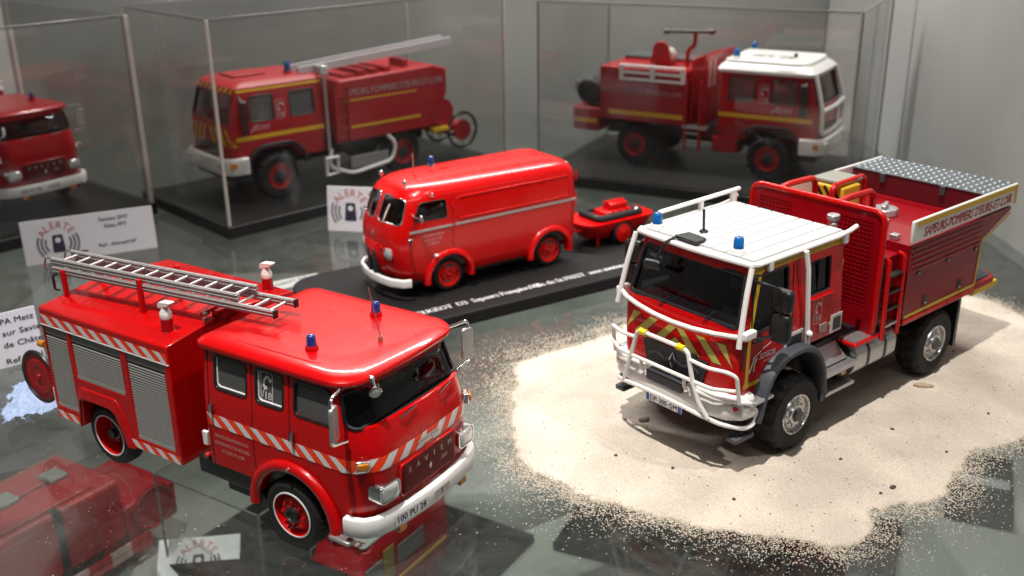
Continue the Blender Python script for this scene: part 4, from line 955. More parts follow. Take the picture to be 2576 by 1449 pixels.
    obj('tank_cap', MB().cyl((-3.3, .3, 2.48), (-3.3, .3, 2.56), .1, n=16), SILVER, root, .012); obj('deck_fitting', MB().box(-2.75, -2.62, .82, .95, 2.5, 2.58), SILVER, root, .01)
    for x in (0, -3.704):
        for sg in (-1, 1): wheel(root, x, sg * 1.24, .572, .40, .30, 'offroad', sg)
    obj('axle', MB().cyl((0, -.9, .57), (0, .9, .57), .1), BLACK, root); obj('axle', MB().cyl((-3.704, -.9, .57), (-3.704, .9, .57), .1), BLACK, root)
    obj('inner_guard', MB().box(-4.35, -3.05, -.8, .8, .95, 1.2), BLACK, root)
    return root

ft = thing('forest_fire_truck', 'red off-road forest fire truck with white roof and white bull bar, parked on the sand', 'fire truck', (3.2115, 13.9347, 0.105), -2.4545)
forest_truck(ft)

# ================================================================ rounded delivery van and pump trailer on a plinth
def round_van(root):
    red = REDV
    B = Body([(.36, .98, -3.02, .80, .34, .14), (.42, 1.05, -3.08, .845, .38, .16), (.6, 1.14, -3.11, .862, .40, .17), (.9, 1.19, -3.12, .866, .42, .17), (1.2, 1.19, -3.12, .866, .42, .17), (1.36, 1.165, -3.12, .864, .42, .17), (1.55, 1.10, -3.12, .858, .42, .17),
              (1.75, 1.02, -3.11, .845, .42, .17), (1.93, .935, -3.10, .828, .42, .17), (2.03, .87, -3.08, .80, .42, .18), (2.10, .79, -3.04, .755, .40, .2), (2.16, .66, -2.97, .68, .36, .22), (2.21, .46, -2.86, .56, .32, .24), (2.25, .2, -2.7, .40, .22, .2), (2.275, -.2, -2.4, .18, .1, .1)], .09)
    body = solid_shell(B.mesh(), 'body', .045, red, root)
    sw = rpoly([(.02, 1.54), (.74, 1.56), (.60, 1.90), (.03, 1.90)], .06)
    ws = [rpoly([(.07, 1.50), (.72, 1.50), (.66, 1.96), (.07, 1.99)], .09), rpoly([(-.72, 1.50), (-.07, 1.50), (-.07, 1.99), (-.66, 1.96)], .09)]
    cut(body, MB().prism(sw, 'y', -1.2, 1.2)); cut(body, MB().prism(ws[0], 'x', .3, 1.5).prism(ws[1], 'x', .3, 1.5))
    ca = lambda cx: [(cx + .44 * cos(t * pi / 18), .34 + .44 * sin(t * pi / 18)) for t in range(-3, 22)]
    cut(body, MB().prism(ca(0), 'y', -1.2, 1.2).prism(ca(-2.43), 'y', -1.2, 1.2))
    for sg in (1, -1):
        sh = [(-u, v) for u, v in reversed(sw)] if sg > 0 else sw
        window('window', body, sh, B.side(sg, -.035), B.side(sg, -.01), GDARK, .016)
    for w in ws: window('windscreen', body, w, B.front(-.035), B.front(-.006), GCLR, .018, CHROME)
    for y in (-.28, .30): obj('wiper', MB().tube([B.front(.02)(y, 1.50), B.front(.03)(y + .03, 1.7), B.front(.02)(y + .05, 1.86)], .017, 5), CHROME, root)
    obj('cab_floor', MB().box(-2.9, .8, -.78, .78, .5, .8), INTER, root); obj('bulkhead', MB().box(-.2, -.15, -.78, .78, .8, 2.05), INTER, root)
    for y in (-.4, .4): obj('seat', MB().box(-.05, .35, y - .22, y + .22, .8, 1.3).box(-.12, .02, y - .22, y + .22, 1.2, 1.75), SEAT, root, .05)
    # waist moulding, side swage panel, hinges, lettering
    for sg in (1, -1):
        for a, b in ((.86, -.10), (-.14, -3.06)):
            pts = [(a + (b - a) * k / 10, sg * (B.hw(1.375) + .006), 1.375) for k in range(11)]
            obj('waist_moulding', MB().sweep([(p, (0, sg, 0), (0, 0, 1)) for p in pts], [(-.01, -.024), (.012, -.02), (.016, 0), (.012, .02), (-.01, .024)]), SILVER, root)
        fr = rrect(-2.90, -.22, 1.47, 1.89, .06); obj('side_panel', MB().tube([(u, sg * (B.hw(v) + .002), v) for u, v in fr], .016, 6, True), red, root, ang=80)
        obj('door_seam', MB().tube([(-.10, sg * (B.hw(z) + .001), z) for z in (.8, 1.0, 1.2, 1.4, 1.6, 1.8, 1.93)], .007, 5), BLACK, root)
        obj('door_seam', MB().tube([(B.xf(sg * .0, z) - .34 + .02 * (z - 1), sg * (B.hw(z) + .001), z) for z in (.45, .8, 1.1, 1.4, 1.55)], .007, 5), BLACK, root)
        for z in (1.78, 1.36, 1.06): obj('hinge', MB().cyl((-.08, sg * .865, z - .05), (-.08, sg * .865, z + .05), .022, n=8), red, root)
        for cx in (0, -2.43):
            path = []
            for k in range(23):
                t = radians(-8 + 196 * k / 22); path.append((Vector((cx, 0, .34)), Vector((cos(t), 0, sin(t))), Vector((0, sg, 0))))
            obj('wheel_arch', MB().sweep(path, [(.435, .74), (.44, .875), (.47, .91), (.525, .905), (.565, .87), (.57, .80), (.56, .74)]), red, root, ang=50)
            obj('inner_guard', MB().box(cx - .44, cx + .44, min(sg * .3, sg * .55), max(sg * .3, sg * .55), .3, .8), BLACK, root)
        obj('marker_lamp', MB().dome((.33, sg * .91, .84), .045, .04, 12, 4, (0.3, sg, 0.4)), LENS, root)
        obj('door_handle', MB().ball((.84, sg * .85, 1.24), .06, .03, .026), CHROME, root)
        mi = sub('mirror', root); obj('arm', MB().tube([(.76, sg * .80, 1.72), (.78, sg * .93, 1.70), (.70, sg * .99, 1.66)], .014, 6), CHROME, mi); obj('mirror_disc', MB().ball((.68, sg * 1.01, 1.66), .03, .075, .085), CHROME, mi)
        obj('headlight', MB().lathe((1.125, sg * .50, .93), (1, sg * .32, 0), [(.001, -.06), (.10, -.05), (.11, .0), (.12, .035), (.09, .05), (.04, .06), (.001, .062)], 22), LENS, root)
        obj('headlight_rim', MB().tube([(1.14 - .035 * cos(t * pi / 12) * sg * .9, sg * .51 + .12 * cos(t * pi / 12), .93 + .12 * sin(t * pi / 12)) for t in range(24)], .016, 6, True), red, root)
        obj('roof_lamp', MB().ball((.70, sg * .48, 2.24), .05, .05, .06).cyl((.68, sg * .48, 2.10), (.7, sg * .48, 2.22), .016, n=6), CHROME, root)
    obj('roof_lamp', MB().ball((-3.0, .62, 2.08), .04, .04, .06), CHROME, root); obj('roof_lamp', MB().ball((.34, .86, 2.03), .035, .03, .05).cyl((.30, .80, 1.98), (.34, .86, 2.02), .014, n=6), CHROME, root)
    obj('cornice', MB().tube([(-3.02, .80, 1.96), (-1.5, .81, 1.975), (.1, .81, 1.975), (.5, .80, 1.94), (.70, .76, 1.80), (.80, .74, 1.62)], .013, 6), red, root)
    t = MB(); f = B.side(1, .007)
    for k, (tx, wd) in enumerate((('SAPEURS-POMPIERS', .48), ('VILLE DE', .40), ('ST PREST', .30))): text(t, tx, -.36, 1.23 - .085 * k, .052, f, width=wd, align='C')
    obj('door_lettering', t, PRINTP, root)
    # nose: raised shield with two black slots
    nose = [[(x, y, z) for y, x in ((-.36, B.xf(-.36, z) - .02), (-.30, B.xf(0, z) + .03 * k), (-.12, B.xf(0, z) + .075 * k), (0, B.xf(0, z) + .085 * k), (.12, B.xf(0, z) + .075 * k), (.30, B.xf(0, z) + .03 * k), (.36, B.xf(.36, z) - .02), (0, .8))] for z, k in ((.40, .9), (.5, 1), (.8, 1), (.94, .9), (1.02, .3), (1.06, 0))]
    obj('nose_shield', MB().loft(nose), red, root, .01)
    for y in (-.11, .11): obj('grille_slot', MB().prism(rrect(y - .055, y + .055, .44, .94, .05), 'x', 1.15, 1.268), BLACK, root, .015)
    obj('nose_badge', MB().ball((1.19, 0, 1.24), .02, .035, .05), CHROME, root)
    for k in range(3): obj('nose_rivet', MB().ball((1.20, .20 + .12 * k, 1.02 + .04 * (k == 0)), .03, .03, .03), red, root)
    pl = [(.86, -.84), (1.0, -.80), (1.14, -.6), (1.21, -.3), (1.235, 0)]; pl = pl + [(x, -y) for x, y in reversed(pl[:-1])]; path = []
    for i, (x, y) in enumerate(pl):
        a = Vector(pl[max(i - 1, 0)]); b = Vector(pl[min(i + 1, len(pl) - 1)]); d = (b - a).normalized(); path.append(((x, y, 0), Vector((d.y, -d.x, 0)), (0, 0, 1)))
    bp = obj('bumper', MB().sweep(path, [(.0, .29), (.05, .29), (.065, .31), (.065, .44), (.05, .46), (.0, .46)]), WHITE, root, .012, ang=50)
    obj('antenna', MB().cyl((.18, -.12, 2.2), (.18, -.12, 2.62), .022, .016, 8), CHROME, root)
    beacon(root, (-.28, -.22, 2.29), .06, .16, BLUED, CHROME)
    obj('roof_vent', MB().lathe((-.45, .02, 2.262), (0, 0, 1), [(.09, 0), (.08, .03), (.001, .035)], 16), red, root)
    obj('tow_hook', MB().tube([(-3.10, 0, .45), (-3.3, 0, .45)], .03, 8).ball((-3.3, 0, .46), .05, .05, .05), CHROME, root)
    obj('rear_lamp', MB().ball((-3.13, .70, .62), .04, .05, .06), REDL, root); obj('rear_hinge', MB().cyl((-3.12, .80, 1.2), (-3.12, .80, 1.5), .02, n=8).cyl((-3.12, .80, 1.75), (-3.12, .80, 1.95), .02, n=8), red, root)
    obj('underbody', MB().box(-2.9, .9, -.6, .6, .22, .42), BLACK, root)
    for x in (0, -2.43):
        for sg in (-1, 1): wheel(root, x, sg * .80, .353, .19, .235, 'van', sg)
    return root

def pump_trailer(root):
    red = REDV
    tub = [(.22, 1.0, -1.0, .42), (.32, 1.05, -1.05, .50), (.50, 1.18, -1.12, .60), (.66, 1.28, -1.2, .66), (.70, 1.28, -1.2, .66)]
    L = [(z, a, b, hw, .30, .34) for z, a, b, hw in tub]
    B = Body(L, .15); o = obj('tub', B.mesh(), red, root); cut(o, MB().prism([(.02 + .38 * cos(t * pi / 12), .30 + .38 * sin(t * pi / 12)) for t in range(0, 24)], 'y', .36, 1.0).prism([(.02 + .38 * cos(t * pi / 12), .30 + .38 * sin(t * pi / 12)) for t in range(0, 24)], 'y', -1.0, -.36))
    top = rpoly([(1.05, -.5), (1.05, .5), (-1.0, .5), (-1.0, -.5)], .2)
    obj('hose_coil', MB().tube([(x * .72 - .05, y * .88, .76) for x, y in top], .11, 8, True), RUBBER, root, ang=80)
    pm = sub('pump', root)
    obj('pump_block', MB().box(-.6, .35, -.28, .28, .68, .86).box(-.5, .1, -.2, .2, .84, 1.05), red, pm, .04)
    for k in range(5): obj('pump_cap', MB().cyl((-.45 + .14 * k, 0, 1.03), (-.45 + .14 * k, 0, 1.10), .045, n=10), red, pm, .01)
    for k, (x, y) in enumerate(((.1, .27), (-.15, .28), (-.4, .28), (.25, .2))): obj('pump_knob', MB().ball((x, y, .86), .04, .04, .04), red, pm)
    for x, y in ((.62, .30), (.62, .05), (-.62, .32)): obj('coupling', MB().cyl((x, y, .78), (x + (.14 if x > 0 else -.14), y, .80), .075, n=12), CHROME, root, .015)
    obj('drawbar', MB().tube([(1.1, .25, .5), (1.5, .05, .46), (1.72, 0, .45)], .03, 6), red, root); obj('drawbar', MB().tube([(1.1, -.25, .5), (1.5, -.05, .46), (1.72, 0, .45)], .03, 6), red, root)
    obj('prop_stand', MB().cyl((.75, .42, .02), (.75, .42, .3), .035, n=8), red, root)
    for sg in (-1, 1): wheel(root, .02, sg * .66, .33, .15, .24, 'trailer', sg)
    return root

VYAW = -2.5473; VX, VY, VZ = -1.68, 19.667, 0.273
plinth = thing('display_plinth', 'flat charcoal plinth with white lettering along its front edge under the red van', 'plinth', (VX, VY, 0), VYAW - .045)
PZ = .268
out = rpoly([(2.55, -1.62), (2.55, 1.95), (-6.2, 1.95), (-6.2, -1.62)], .9, 10)
obj('slab', MB().prism(out, 'z', 0.004, PZ), BASEV, plinth, .035, seg=3)
t = MB(); text(t, 'PEUGEOT  D3  Sapeurs PompiersVille de St PREST  avec motopompe', -1.107, -1.58, .165, lambda u, v: (-u, -v, PZ + .006), width=5.3, bold=.14)
obj('plinth_lettering', t, PRINT, plinth)
van = thing('delivery_van', 'rounded bright red vintage van with white bumper and split windscreen on the charcoal plinth', 'van', (VX, VY, VZ), VYAW)
round_van(van)
_c, _s = cos(VYAW), sin(VYAW)
tx, ty = -4.62, .10
trl = thing('pump_trailer', 'small red two-wheeled motor pump trailer with black hose, hitched behind the vintage van', 'trailer', (VX + _c * tx - _s * ty, VY + _s * tx + _c * ty, VZ), VYAW, scale=.80)
pump_trailer(trl)

# ================================================================ display shelf, walls, lower shelf
def noise2(x, y, seed=0):
    from mathutils import noise
    return noise.noise(Vector((x + seed * 17.3, y - seed * 9.1, seed * 3.7)))
def struct(name, mb, m, bevel=0.0): o = obj(name, mb, m, None, bevel); o['kind'] = 'structure'; return o
ZL = -6.0
WALLM = mat('grey_wall_laminate', (.37, .365, .35), .55, var=.05, vscale=.5, rvar=.08)
BACKM = mat('grey_back_panel', (.22, .22, .205), .45, var=.30, vscale=.14, rvar=.12)  # broad mottling paints blurred reflections into the panel colour
LOWM = mat('lower_shelf_grey', (.33, .335, .315), .5, var=.10, vscale=.3)
struct('shelf', MB().box(-17.5, 11.25, 5.0, 37.2, -.22, 0.0), GSHELF)
struct('wall_right', MB().box(11.25, 11.6, 29.35, 38.0, -.3, 16), WALLM, .03); struct('wall_right', MB().box(11.25, 11.6, 4.0, 29.30, -.3, 16), WALLM, .03)
struct('wall_back', MB().box(-18, 11.2, 37.3, 37.6, -8, 16), BACKM)
struct('wall_left', MB().box(-18.2, -17.7, 4, 38, -8, 16), WALLM)
struct('lower_shelf', MB().box(-17.6, 15.9, 5, 37.2, ZL - .3, ZL), LOWM); struct('lower_wall', MB().box(16.0, 16.3, 5, 37.2, ZL - .3, -.35), WALLM)

# ================================================================ sand
OUT = [(.10, 13.0), (.02, 14.2), (-.02, 15.2), (.10, 16.2), (.7, 16.75), (1.5, 17.15), (2.2, 17.9), (3.2, 18.6), (5.2, 19.6), (7.4, 19.9), (9.0, 19.1), (9.9, 17.6), (9.6, 15.8), (8.7, 14.4), (7.6, 13.5), (6.6, 13.05), (6.15, 12.5), (5.85, 11.95), (5.35, 11.6), (4.7, 11.55), (4.5, 11.05), (3.9, 10.8), (3.1, 11.0), (2.4, 11.3), (1.6, 11.6), (.95, 12.1), (.45, 12.5)]
def sdist(x, y):
    """signed distance to the sand outline, + inside"""
    ins = False; best = 1e9; n = len(OUT)
    for i in range(n):
        x0, y0 = OUT[i]; x1, y1 = OUT[(i + 1) % n]
        if (y0 > y) != (y1 > y) and x < (x1 - x0) * (y - y0) / (y1 - y0) + x0: ins = not ins
        dx, dy = x1 - x0, y1 - y0; t = max(0, min(1, ((x - x0) * dx + (y - y0) * dy) / (dx * dx + dy * dy)))
        best = min(best, (x - x0 - t * dx) ** 2 + (y - y0 - t * dy) ** 2)
    return sqrt(best) * (1 if ins else -1)
_rc, _rs = cos(-2.4545), sin(-2.4545)
WCON = [(3.2115 + _rc * a - _rs * b, 13.9347 + _rs * a + _rc * b) for a in (.05, -3.70) for b in (1.05, -1.05)]
def sand_h(x, y):
    d = sdist(x, y) + .16 * noise2(x * 1.6, y * 1.6, 1) + .07 * noise2(x * 5, y * 5, 2)
    if d <= 0: return -.01, d
    k = min(d / 1.1, 1.0); h = .105 * (1 - (1 - k) ** 2)
    h += k * (.022 * noise2(x * 1.3, y * 1.3, 3) + .010 * noise2(x * 4.5, y * 4.5, 4) + .004 * noise2(x * 13, y * 13, 5))
    for wx, wy in WCON:
        q = sqrt((x - wx) ** 2 + (y - wy) ** 2); h += .045 * math.exp(-((q - .46) / .13) ** 2) * k * (.7 + .6 * noise2(x * 3, y * 3, 11))
    return max(h, .004), d
def sand_mat():
    m = bpy.data.materials.new('pale_sand'); m.use_nodes = True; nt = m.node_tree; b = nt.nodes['Principled BSDF']; b.inputs['Roughness'].default_value = .92; b.inputs['Specular IOR Level'].default_value = .2
    tc = nt.nodes.new('ShaderNodeTexCoord'); mp = nt.nodes.new('ShaderNodeMapping'); mp.inputs['Scale'].default_value = (1 / S,) * 3; nt.links.new(tc.outputs['Object'], mp.inputs[0])
    n1 = nt.nodes.new('ShaderNodeTexNoise'); n1.inputs['Scale'].default_value = 60; n1.inputs['Detail'].default_value = 8
    n2 = nt.nodes.new('ShaderNodeTexNoise'); n2.inputs['Scale'].default_value = 1.1; n2.inputs['Detail'].default_value = 4
    vo = nt.nodes.new('ShaderNodeTexVoronoi'); vo.inputs['Scale'].default_value = 13.0; vo.inputs['Randomness'].default_value = 1.0
    wn = nt.nodes.new('ShaderNodeTexVoronoi'); wn.inputs['Scale'].default_value = 55
    for n in (n1, n2, vo, wn): nt.links.new(mp.outputs[0], n.inputs['Vector'])
    cr = nt.nodes.new('ShaderNodeValToRGB'); cr.color_ramp.elements[0].position = .3; cr.color_ramp.elements[0].color = (.43, .365, .30, 1); cr.color_ramp.elements[1].position = .68; cr.color_ramp.elements[1].color = (.68, .60, .515, 1)
    nt.links.new(n1.outputs[0], cr.inputs[0])
    # dark specks: few voronoi cells, small radius
    lt = nt.nodes.new('ShaderNodeMath'); lt.operation = 'LESS_THAN'; lt.inputs[1].default_value = .16; nt.links.new(vo.outputs['Distance'], lt.inputs[0])
    sp = nt.nodes.new('ShaderNodeSeparateColor'); nt.links.new(vo.outputs['Color'], sp.inputs[0])
    gt = nt.nodes.new('ShaderNodeMath'); gt.operation = 'GREATER_THAN'; gt.inputs[1].default_value = .86; nt.links.new(sp.outputs[0], gt.inputs[0])
    mu = nt.nodes.new('ShaderNodeMath'); mu.operation = 'MULTIPLY'; nt.links.new(lt.outputs[0], mu.inputs[0]); nt.links.new(gt.outputs[0], mu.inputs[1])
    mx = nt.nodes.new('ShaderNodeMix'); mx.data_type = 'RGBA'; mx.inputs['B'].default_value = (.10, .075, .06, 1); nt.links.new(mu.outputs[0], mx.inputs['Factor']); nt.links.new(cr.outputs[0], mx.inputs['A'])
    hs = nt.nodes.new('ShaderNodeHueSaturation'); mr = nt.nodes.new('ShaderNodeMapRange'); mr.inputs['From Min'].default_value = .3; mr.inputs['From Max'].default_value = .7; mr.inputs['To Min'].default_value = .86; mr.inputs['To Max'].default_value = 1.12
    nt.links.new(n2.outputs[0], mr.inputs[0]); nt.links.new(mr.outputs[0], hs.inputs['Value']); nt.links.new(mx.outputs['Result'], hs.inputs['Color']); nt.links.new(hs.outputs[0], b.inputs['Base Color'])
    n3 = nt.nodes.new('ShaderNodeTexNoise'); n3.inputs['Scale'].default_value = 7; n3.inputs['Detail'].default_value = 6; nt.links.new(mp.outputs[0], n3.inputs['Vector'])
    b3 = nt.nodes.new('ShaderNodeBump'); b3.inputs['Strength'].default_value = .55; b3.inputs['Distance'].default_value = .05 * S; nt.links.new(n3.outputs[0], b3.inputs['Height'])
    bp = nt.nodes.new('ShaderNodeBump'); bp.inputs['Strength'].default_value = .6; bp.inputs['Distance'].default_value = .014 * S; nt.links.new(b3.outputs[0], bp.inputs['Normal']); nt.links.new(wn.outputs['Distance'], bp.inputs['Height']); nt.links.new(bp.outputs[0], b.inputs['Normal'])
    return m
SANDM = sand_mat()
def build_sand():
    st = .055; x0, x1, y0, y1 = -.5, 10.4, 10.4, 20.4; nx, ny = int((x1 - x0) / st), int((y1 - y0) / st); idx = {}; vs = []; fs = []; hv = {}
    for j in range(ny + 1):
        for i in range(nx + 1):
            x, y = x0 + i * st, y0 + j * st; h, d = sand_h(x, y); hv[i, j] = (h, d)
    def vi(i, j):
        if (i, j) not in idx:
            idx[i, j] = len(vs); vs.append((x0 + i * st, y0 + j * st, hv[i, j][0]))
        return idx[i, j]
    for j in range(ny):
        for i in range(nx):
            q = [(i, j), (i + 1, j), (i + 1, j + 1), (i, j + 1)]
            if sum(hv[k][1] > 0 for k in q) >= 2: fs.append(tuple(vi(*k) for k in q))
    o = obj('sand', MB().add(vs, fs), SANDM, None, ang=80); tag(o, 'pale beige sand spread under the white-roofed forest fire truck', 'sand', kind='stuff')
    # loose grains in the thinning fringe
    import numpy as np
    rng = np.random.default_rng(3); N = 900000
    px, py = rng.uniform(-3.6, 11.1, N), rng.uniform(9.4, 21.2, N)
    best = np.full(N, 1e9); ins = np.zeros(N, bool)
    for i in range(len(OUT)):
        ax, ay = OUT[i]; bx_, by_ = OUT[(i + 1) % len(OUT)]; dx, dy = bx_ - ax, by_ - ay
        t_ = np.clip(((px - ax) * dx + (py - ay) * dy) / (dx * dx + dy * dy), 0, 1); best = np.minimum(best, (px - ax - t_ * dx) ** 2 + (py - ay - t_ * dy) ** 2)
        cr_ = ((ay > py) != (by_ > py)) & (px < dx * (py - ay) / (dy if dy else 1e-9) + ax); ins ^= cr_
    sd = np.sqrt(best) * np.where(ins, 1, -1); ok = (sd < .55) & (sd > -2.8); px, py, sd = px[ok], py[ok], sd[ok]; u1 = rng.random(len(px))
    rnd = random.Random(3); G = MB(); n = 0
    for x, y, d0, q in zip(px.tolist(), py.tolist(), sd.tolist(), u1.tolist()):
        w = .46 if x < 1.2 and 11 < y < 17.5 else .30
        if q > math.exp(min(0, d0 + .25) / w): continue
        d = d0 + .16 * noise2(x * 1.6, y * 1.6, 1) + .07 * noise2(x * 5, y * 5, 2)
        if d > .06: continue
        pr = 1.0 if d > -.02 else (math.exp(d / w) * (0.8 + .7 * noise2(x * 2.2, y * 2.2, 6)) + .004)
        if rnd.random() > pr: continue
        h = .0 if d <= 0 else sand_h(x, y)[0] - .004
        r = rnd.uniform(.0045, .0100); a = rnd.uniform(0, pi); e = rnd.uniform(1.0, 2.3); ca, sa = cos(a) * r * e, sin(a) * r * e; cb, sb = -sin(a) * r, cos(a) * r
        zt = h + r * rnd.uniform(.7, 1.3)
        G.add([(x + ca, y + sa, h + .001), (x + cb, y + sb, h + .001), (x - ca, y - sa, h + .001), (x - cb, y - sb, h + .001), (x + ca * .4, y + sa * .4, zt), (x - ca * .4, y - sa * .4, zt)], [(0, 1, 4), (1, 5, 4), (1, 2, 5), (2, 3, 5), (3, 4, 5), (3, 0, 4)]); n += 1
    D = MB()
    for _ in range(2600):
        x, y = rnd.uniform(-9, 10.8), rnd.uniform(9.6, 23); r = rnd.uniform(.003, .0075) * (1.8 if rnd.random() < .05 else 1)
        D.add([(x - r, y - r, .002), (x + r, y - r * .5, .002), (x + r * .3, y + r, .002), (x, y, .002 + r)], [(0, 1, 3), (1, 2, 3), (2, 0, 3)])
    me = bpy.data.meshes.new('dust_specks'); me.from_pydata([(a * S, b * S, c * S) for a, b, c in D.v], [], D.f); me.update()
    o = bpy.data.objects.new('dust_specks', me); COL.objects.link(o); me.materials.append(mat('dust', (.62, .61, .58), .8)); tag(o, 'tiny pale dust specks lying all over the glass shelf', 'dust', kind='stuff')
    me = bpy.data.meshes.new('loose_sand_grains'); me.from_pydata([(a * S, b * S, c * S) for a, b, c in G.v], [], G.f); me.update()
    o = bpy.data.objects.new('loose_sand_grains', me); COL.objects.link(o); me.materials.append(mat('sand_grain', (.50, .44, .36), .7, var=.4, vscale=40)); tag(o, 'loose sand grains scattered on the glass round the sand bed', 'sand grains', kind='stuff')
    # pebbles
    def peb(x, y, rx, ry, rz, a, m, name='pebble'):
        mb = MB().ball((0, 0, 0), rx, ry, rz, 12, 8); mb.v = [(px * (1 + .22 * noise2(px * 14 + x, py * 14 + y, 8)), py * (1 + .2 * noise2(py * 13 + x, pz * 13, 9)), pz) for px, py, pz in mb.v]
        o = obj(name, mb, m, None, ang=80); o.location = Vector((x, y, max(sand_h(x, y)[0], 0) + rz * .55)) * S; o.rotation_euler = (0, 0, a); return o
    TAN = mat('tan_stone', (.40, .29, .19), .7, var=.25, vscale=30); DKB = mat('dark_brown_stone', (.07, .05, .04), .6, var=.3, vscale=40); GRY = mat('grey_stone', (.34, .34, .32), .7, var=.15, vscale=30)
    tag(peb(6.58, 14.9, .15, .055, .035, -.25, TAN, 'flat_stone'), 'flat tan stone lying on the sand beside the rear wheel of the forest truck', 'stone')
    tag(peb(1.69, 13.96, .035, .04, .02, 0, GRY), 'small round grey pebble on the sand in front of the bull bar', 'pebble')
    tag(peb(1.97, 13.93, .085, .06, .04, .3, mat('sand_lump', (.52, .43, .35), .9)), 'sandy tan lump beside the small grey pebble', 'pebble')
    tag(peb(5.1, 12.02, .05, .03, .025, .4, DKB), 'black oval pebble at the thin front edge of the sand', 'pebble')
    for x, y in ((7.25, 14.0), (4.6, 12.7), (6.2, 12.95), (2.9, 11.75), (1.45, 12.9), (5.6, 13.5), (3.3, 12.3), (7.6, 16.2), (4.9, 11.9), (2.2, 12.5)):
        tag(peb(x, y, random.uniform(.018, .032), random.uniform(.015, .025), .018, random.uniform(0, 3), DKB if random.random() < .7 else TAN), 'tiny dark brown pebble lying loose on the pale sand', 'pebble', 'tiny pebbles on the sand')
build_sand()

# bluish white mound and flakes modelled for a light reflection in the glass
GLX, GLY = -7.78, 15.5
def build_glint():
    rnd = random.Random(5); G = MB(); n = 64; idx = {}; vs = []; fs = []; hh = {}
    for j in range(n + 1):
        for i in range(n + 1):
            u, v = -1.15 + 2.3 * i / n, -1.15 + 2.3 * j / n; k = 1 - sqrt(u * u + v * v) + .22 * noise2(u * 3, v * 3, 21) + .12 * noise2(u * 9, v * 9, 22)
            hh[i, j] = (GLX + u * .55, GLY + v * 1.1, max(0, .10 * min(k, .6)) + (.03 * noise2(u * 14, v * 20, 23) + .02 * noise2(u * 30, v * 40, 24) if k > .05 else 0), k)
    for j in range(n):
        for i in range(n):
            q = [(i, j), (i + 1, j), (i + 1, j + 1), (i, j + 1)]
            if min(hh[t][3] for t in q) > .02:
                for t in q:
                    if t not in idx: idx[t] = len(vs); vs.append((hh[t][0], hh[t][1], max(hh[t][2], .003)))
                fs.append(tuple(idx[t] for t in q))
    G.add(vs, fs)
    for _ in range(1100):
        a, r = rnd.uniform(0, 2 * pi), rnd.uniform(.6, 1.2); x = GLX + cos(a) * r * .55; y = GLY + sin(a) * r * 1.1
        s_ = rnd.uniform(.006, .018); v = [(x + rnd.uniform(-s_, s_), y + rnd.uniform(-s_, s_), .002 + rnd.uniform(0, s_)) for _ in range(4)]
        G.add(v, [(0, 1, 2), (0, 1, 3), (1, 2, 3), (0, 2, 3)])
    o = obj('glass_glint', G, mat('glint_flakes', (.30, .38, .58), .55, var=.2, vscale=12, bump=.6, bscale=26), None, ang=60); tag(o, 'bluish white mound modelled for a glint in the glass behind the hose reel', 'glint', kind='stuff')
build_glint()

# ================================================================ acrylic cases
def case(name, label, corner, yaw, lx, ly, h, edge, zb=.30, ew=.022):
    """corner: near-left base corner; x along the long front"""
    c = thing(name, label, 'display case', (corner[0], corner[1], 0), yaw, 'clear acrylic display cases'); t = .07; o_ = .10
    obj('case_base', MB().box(0, lx, 0, ly, .004, zb), BASEM, c, .03)
    P = [('front_pane', (o_, lx - o_, o_, o_ + t, zb + .003, h)), ('back_pane', (o_, lx - o_, ly - o_ - t, ly - o_, zb + .003, h)), ('side_pane', (o_, o_ + t, o_ + t + .002, ly - o_ - t - .002, zb + .003, h)), ('side_pane', (lx - o_ - t, lx - o_, o_ + t + .002, ly - o_ - t - .002, zb + .003, h)), ('top_pane', (o_, lx - o_, o_, ly - o_, h + .003, h + .003 + t))]
    for n, b in P: obj(n, MB().box(*b), ACRYL, c)
    for x in (o_ + .0, lx - o_):
        for y in (o_, ly - o_): obj('corner_edge', MB().box(x - ew, x + ew, y - ew, y + ew, zb + .002, h + .05), edge, c, .008)
    for y in (o_, ly - o_): obj('top_edge', MB().box(o_ + .03, lx - o_ - .03, y - .02, y + .02, h + .04, h + .075), GEDGE, c, .008)
    for x in (o_, lx - o_): obj('top_edge', MB().box(x - .02, x + .02, o_ + .03, ly - o_ - .03, h + .04, h + .075), GEDGE, c, .008)
    return c
case('display_case', 'acrylic case on a black base over the red fire tanker with ladder', (-6.645, 23.175), radians(43), 9.1, 4.6, 5.0, EDGE, ew=.035)
case('display_case', 'acrylic case on a black base over the white-roofed fire truck', (.65, 27.9), radians(-26.8), 8.42, 5.3, 4.85, GEDGE)
case('display_case', 'acrylic case on a black base over the plain red fire engine', (-15.1, 18.6), radians(48.5), 9.15, 6.6, 4.9, EDGE, ew=.06)

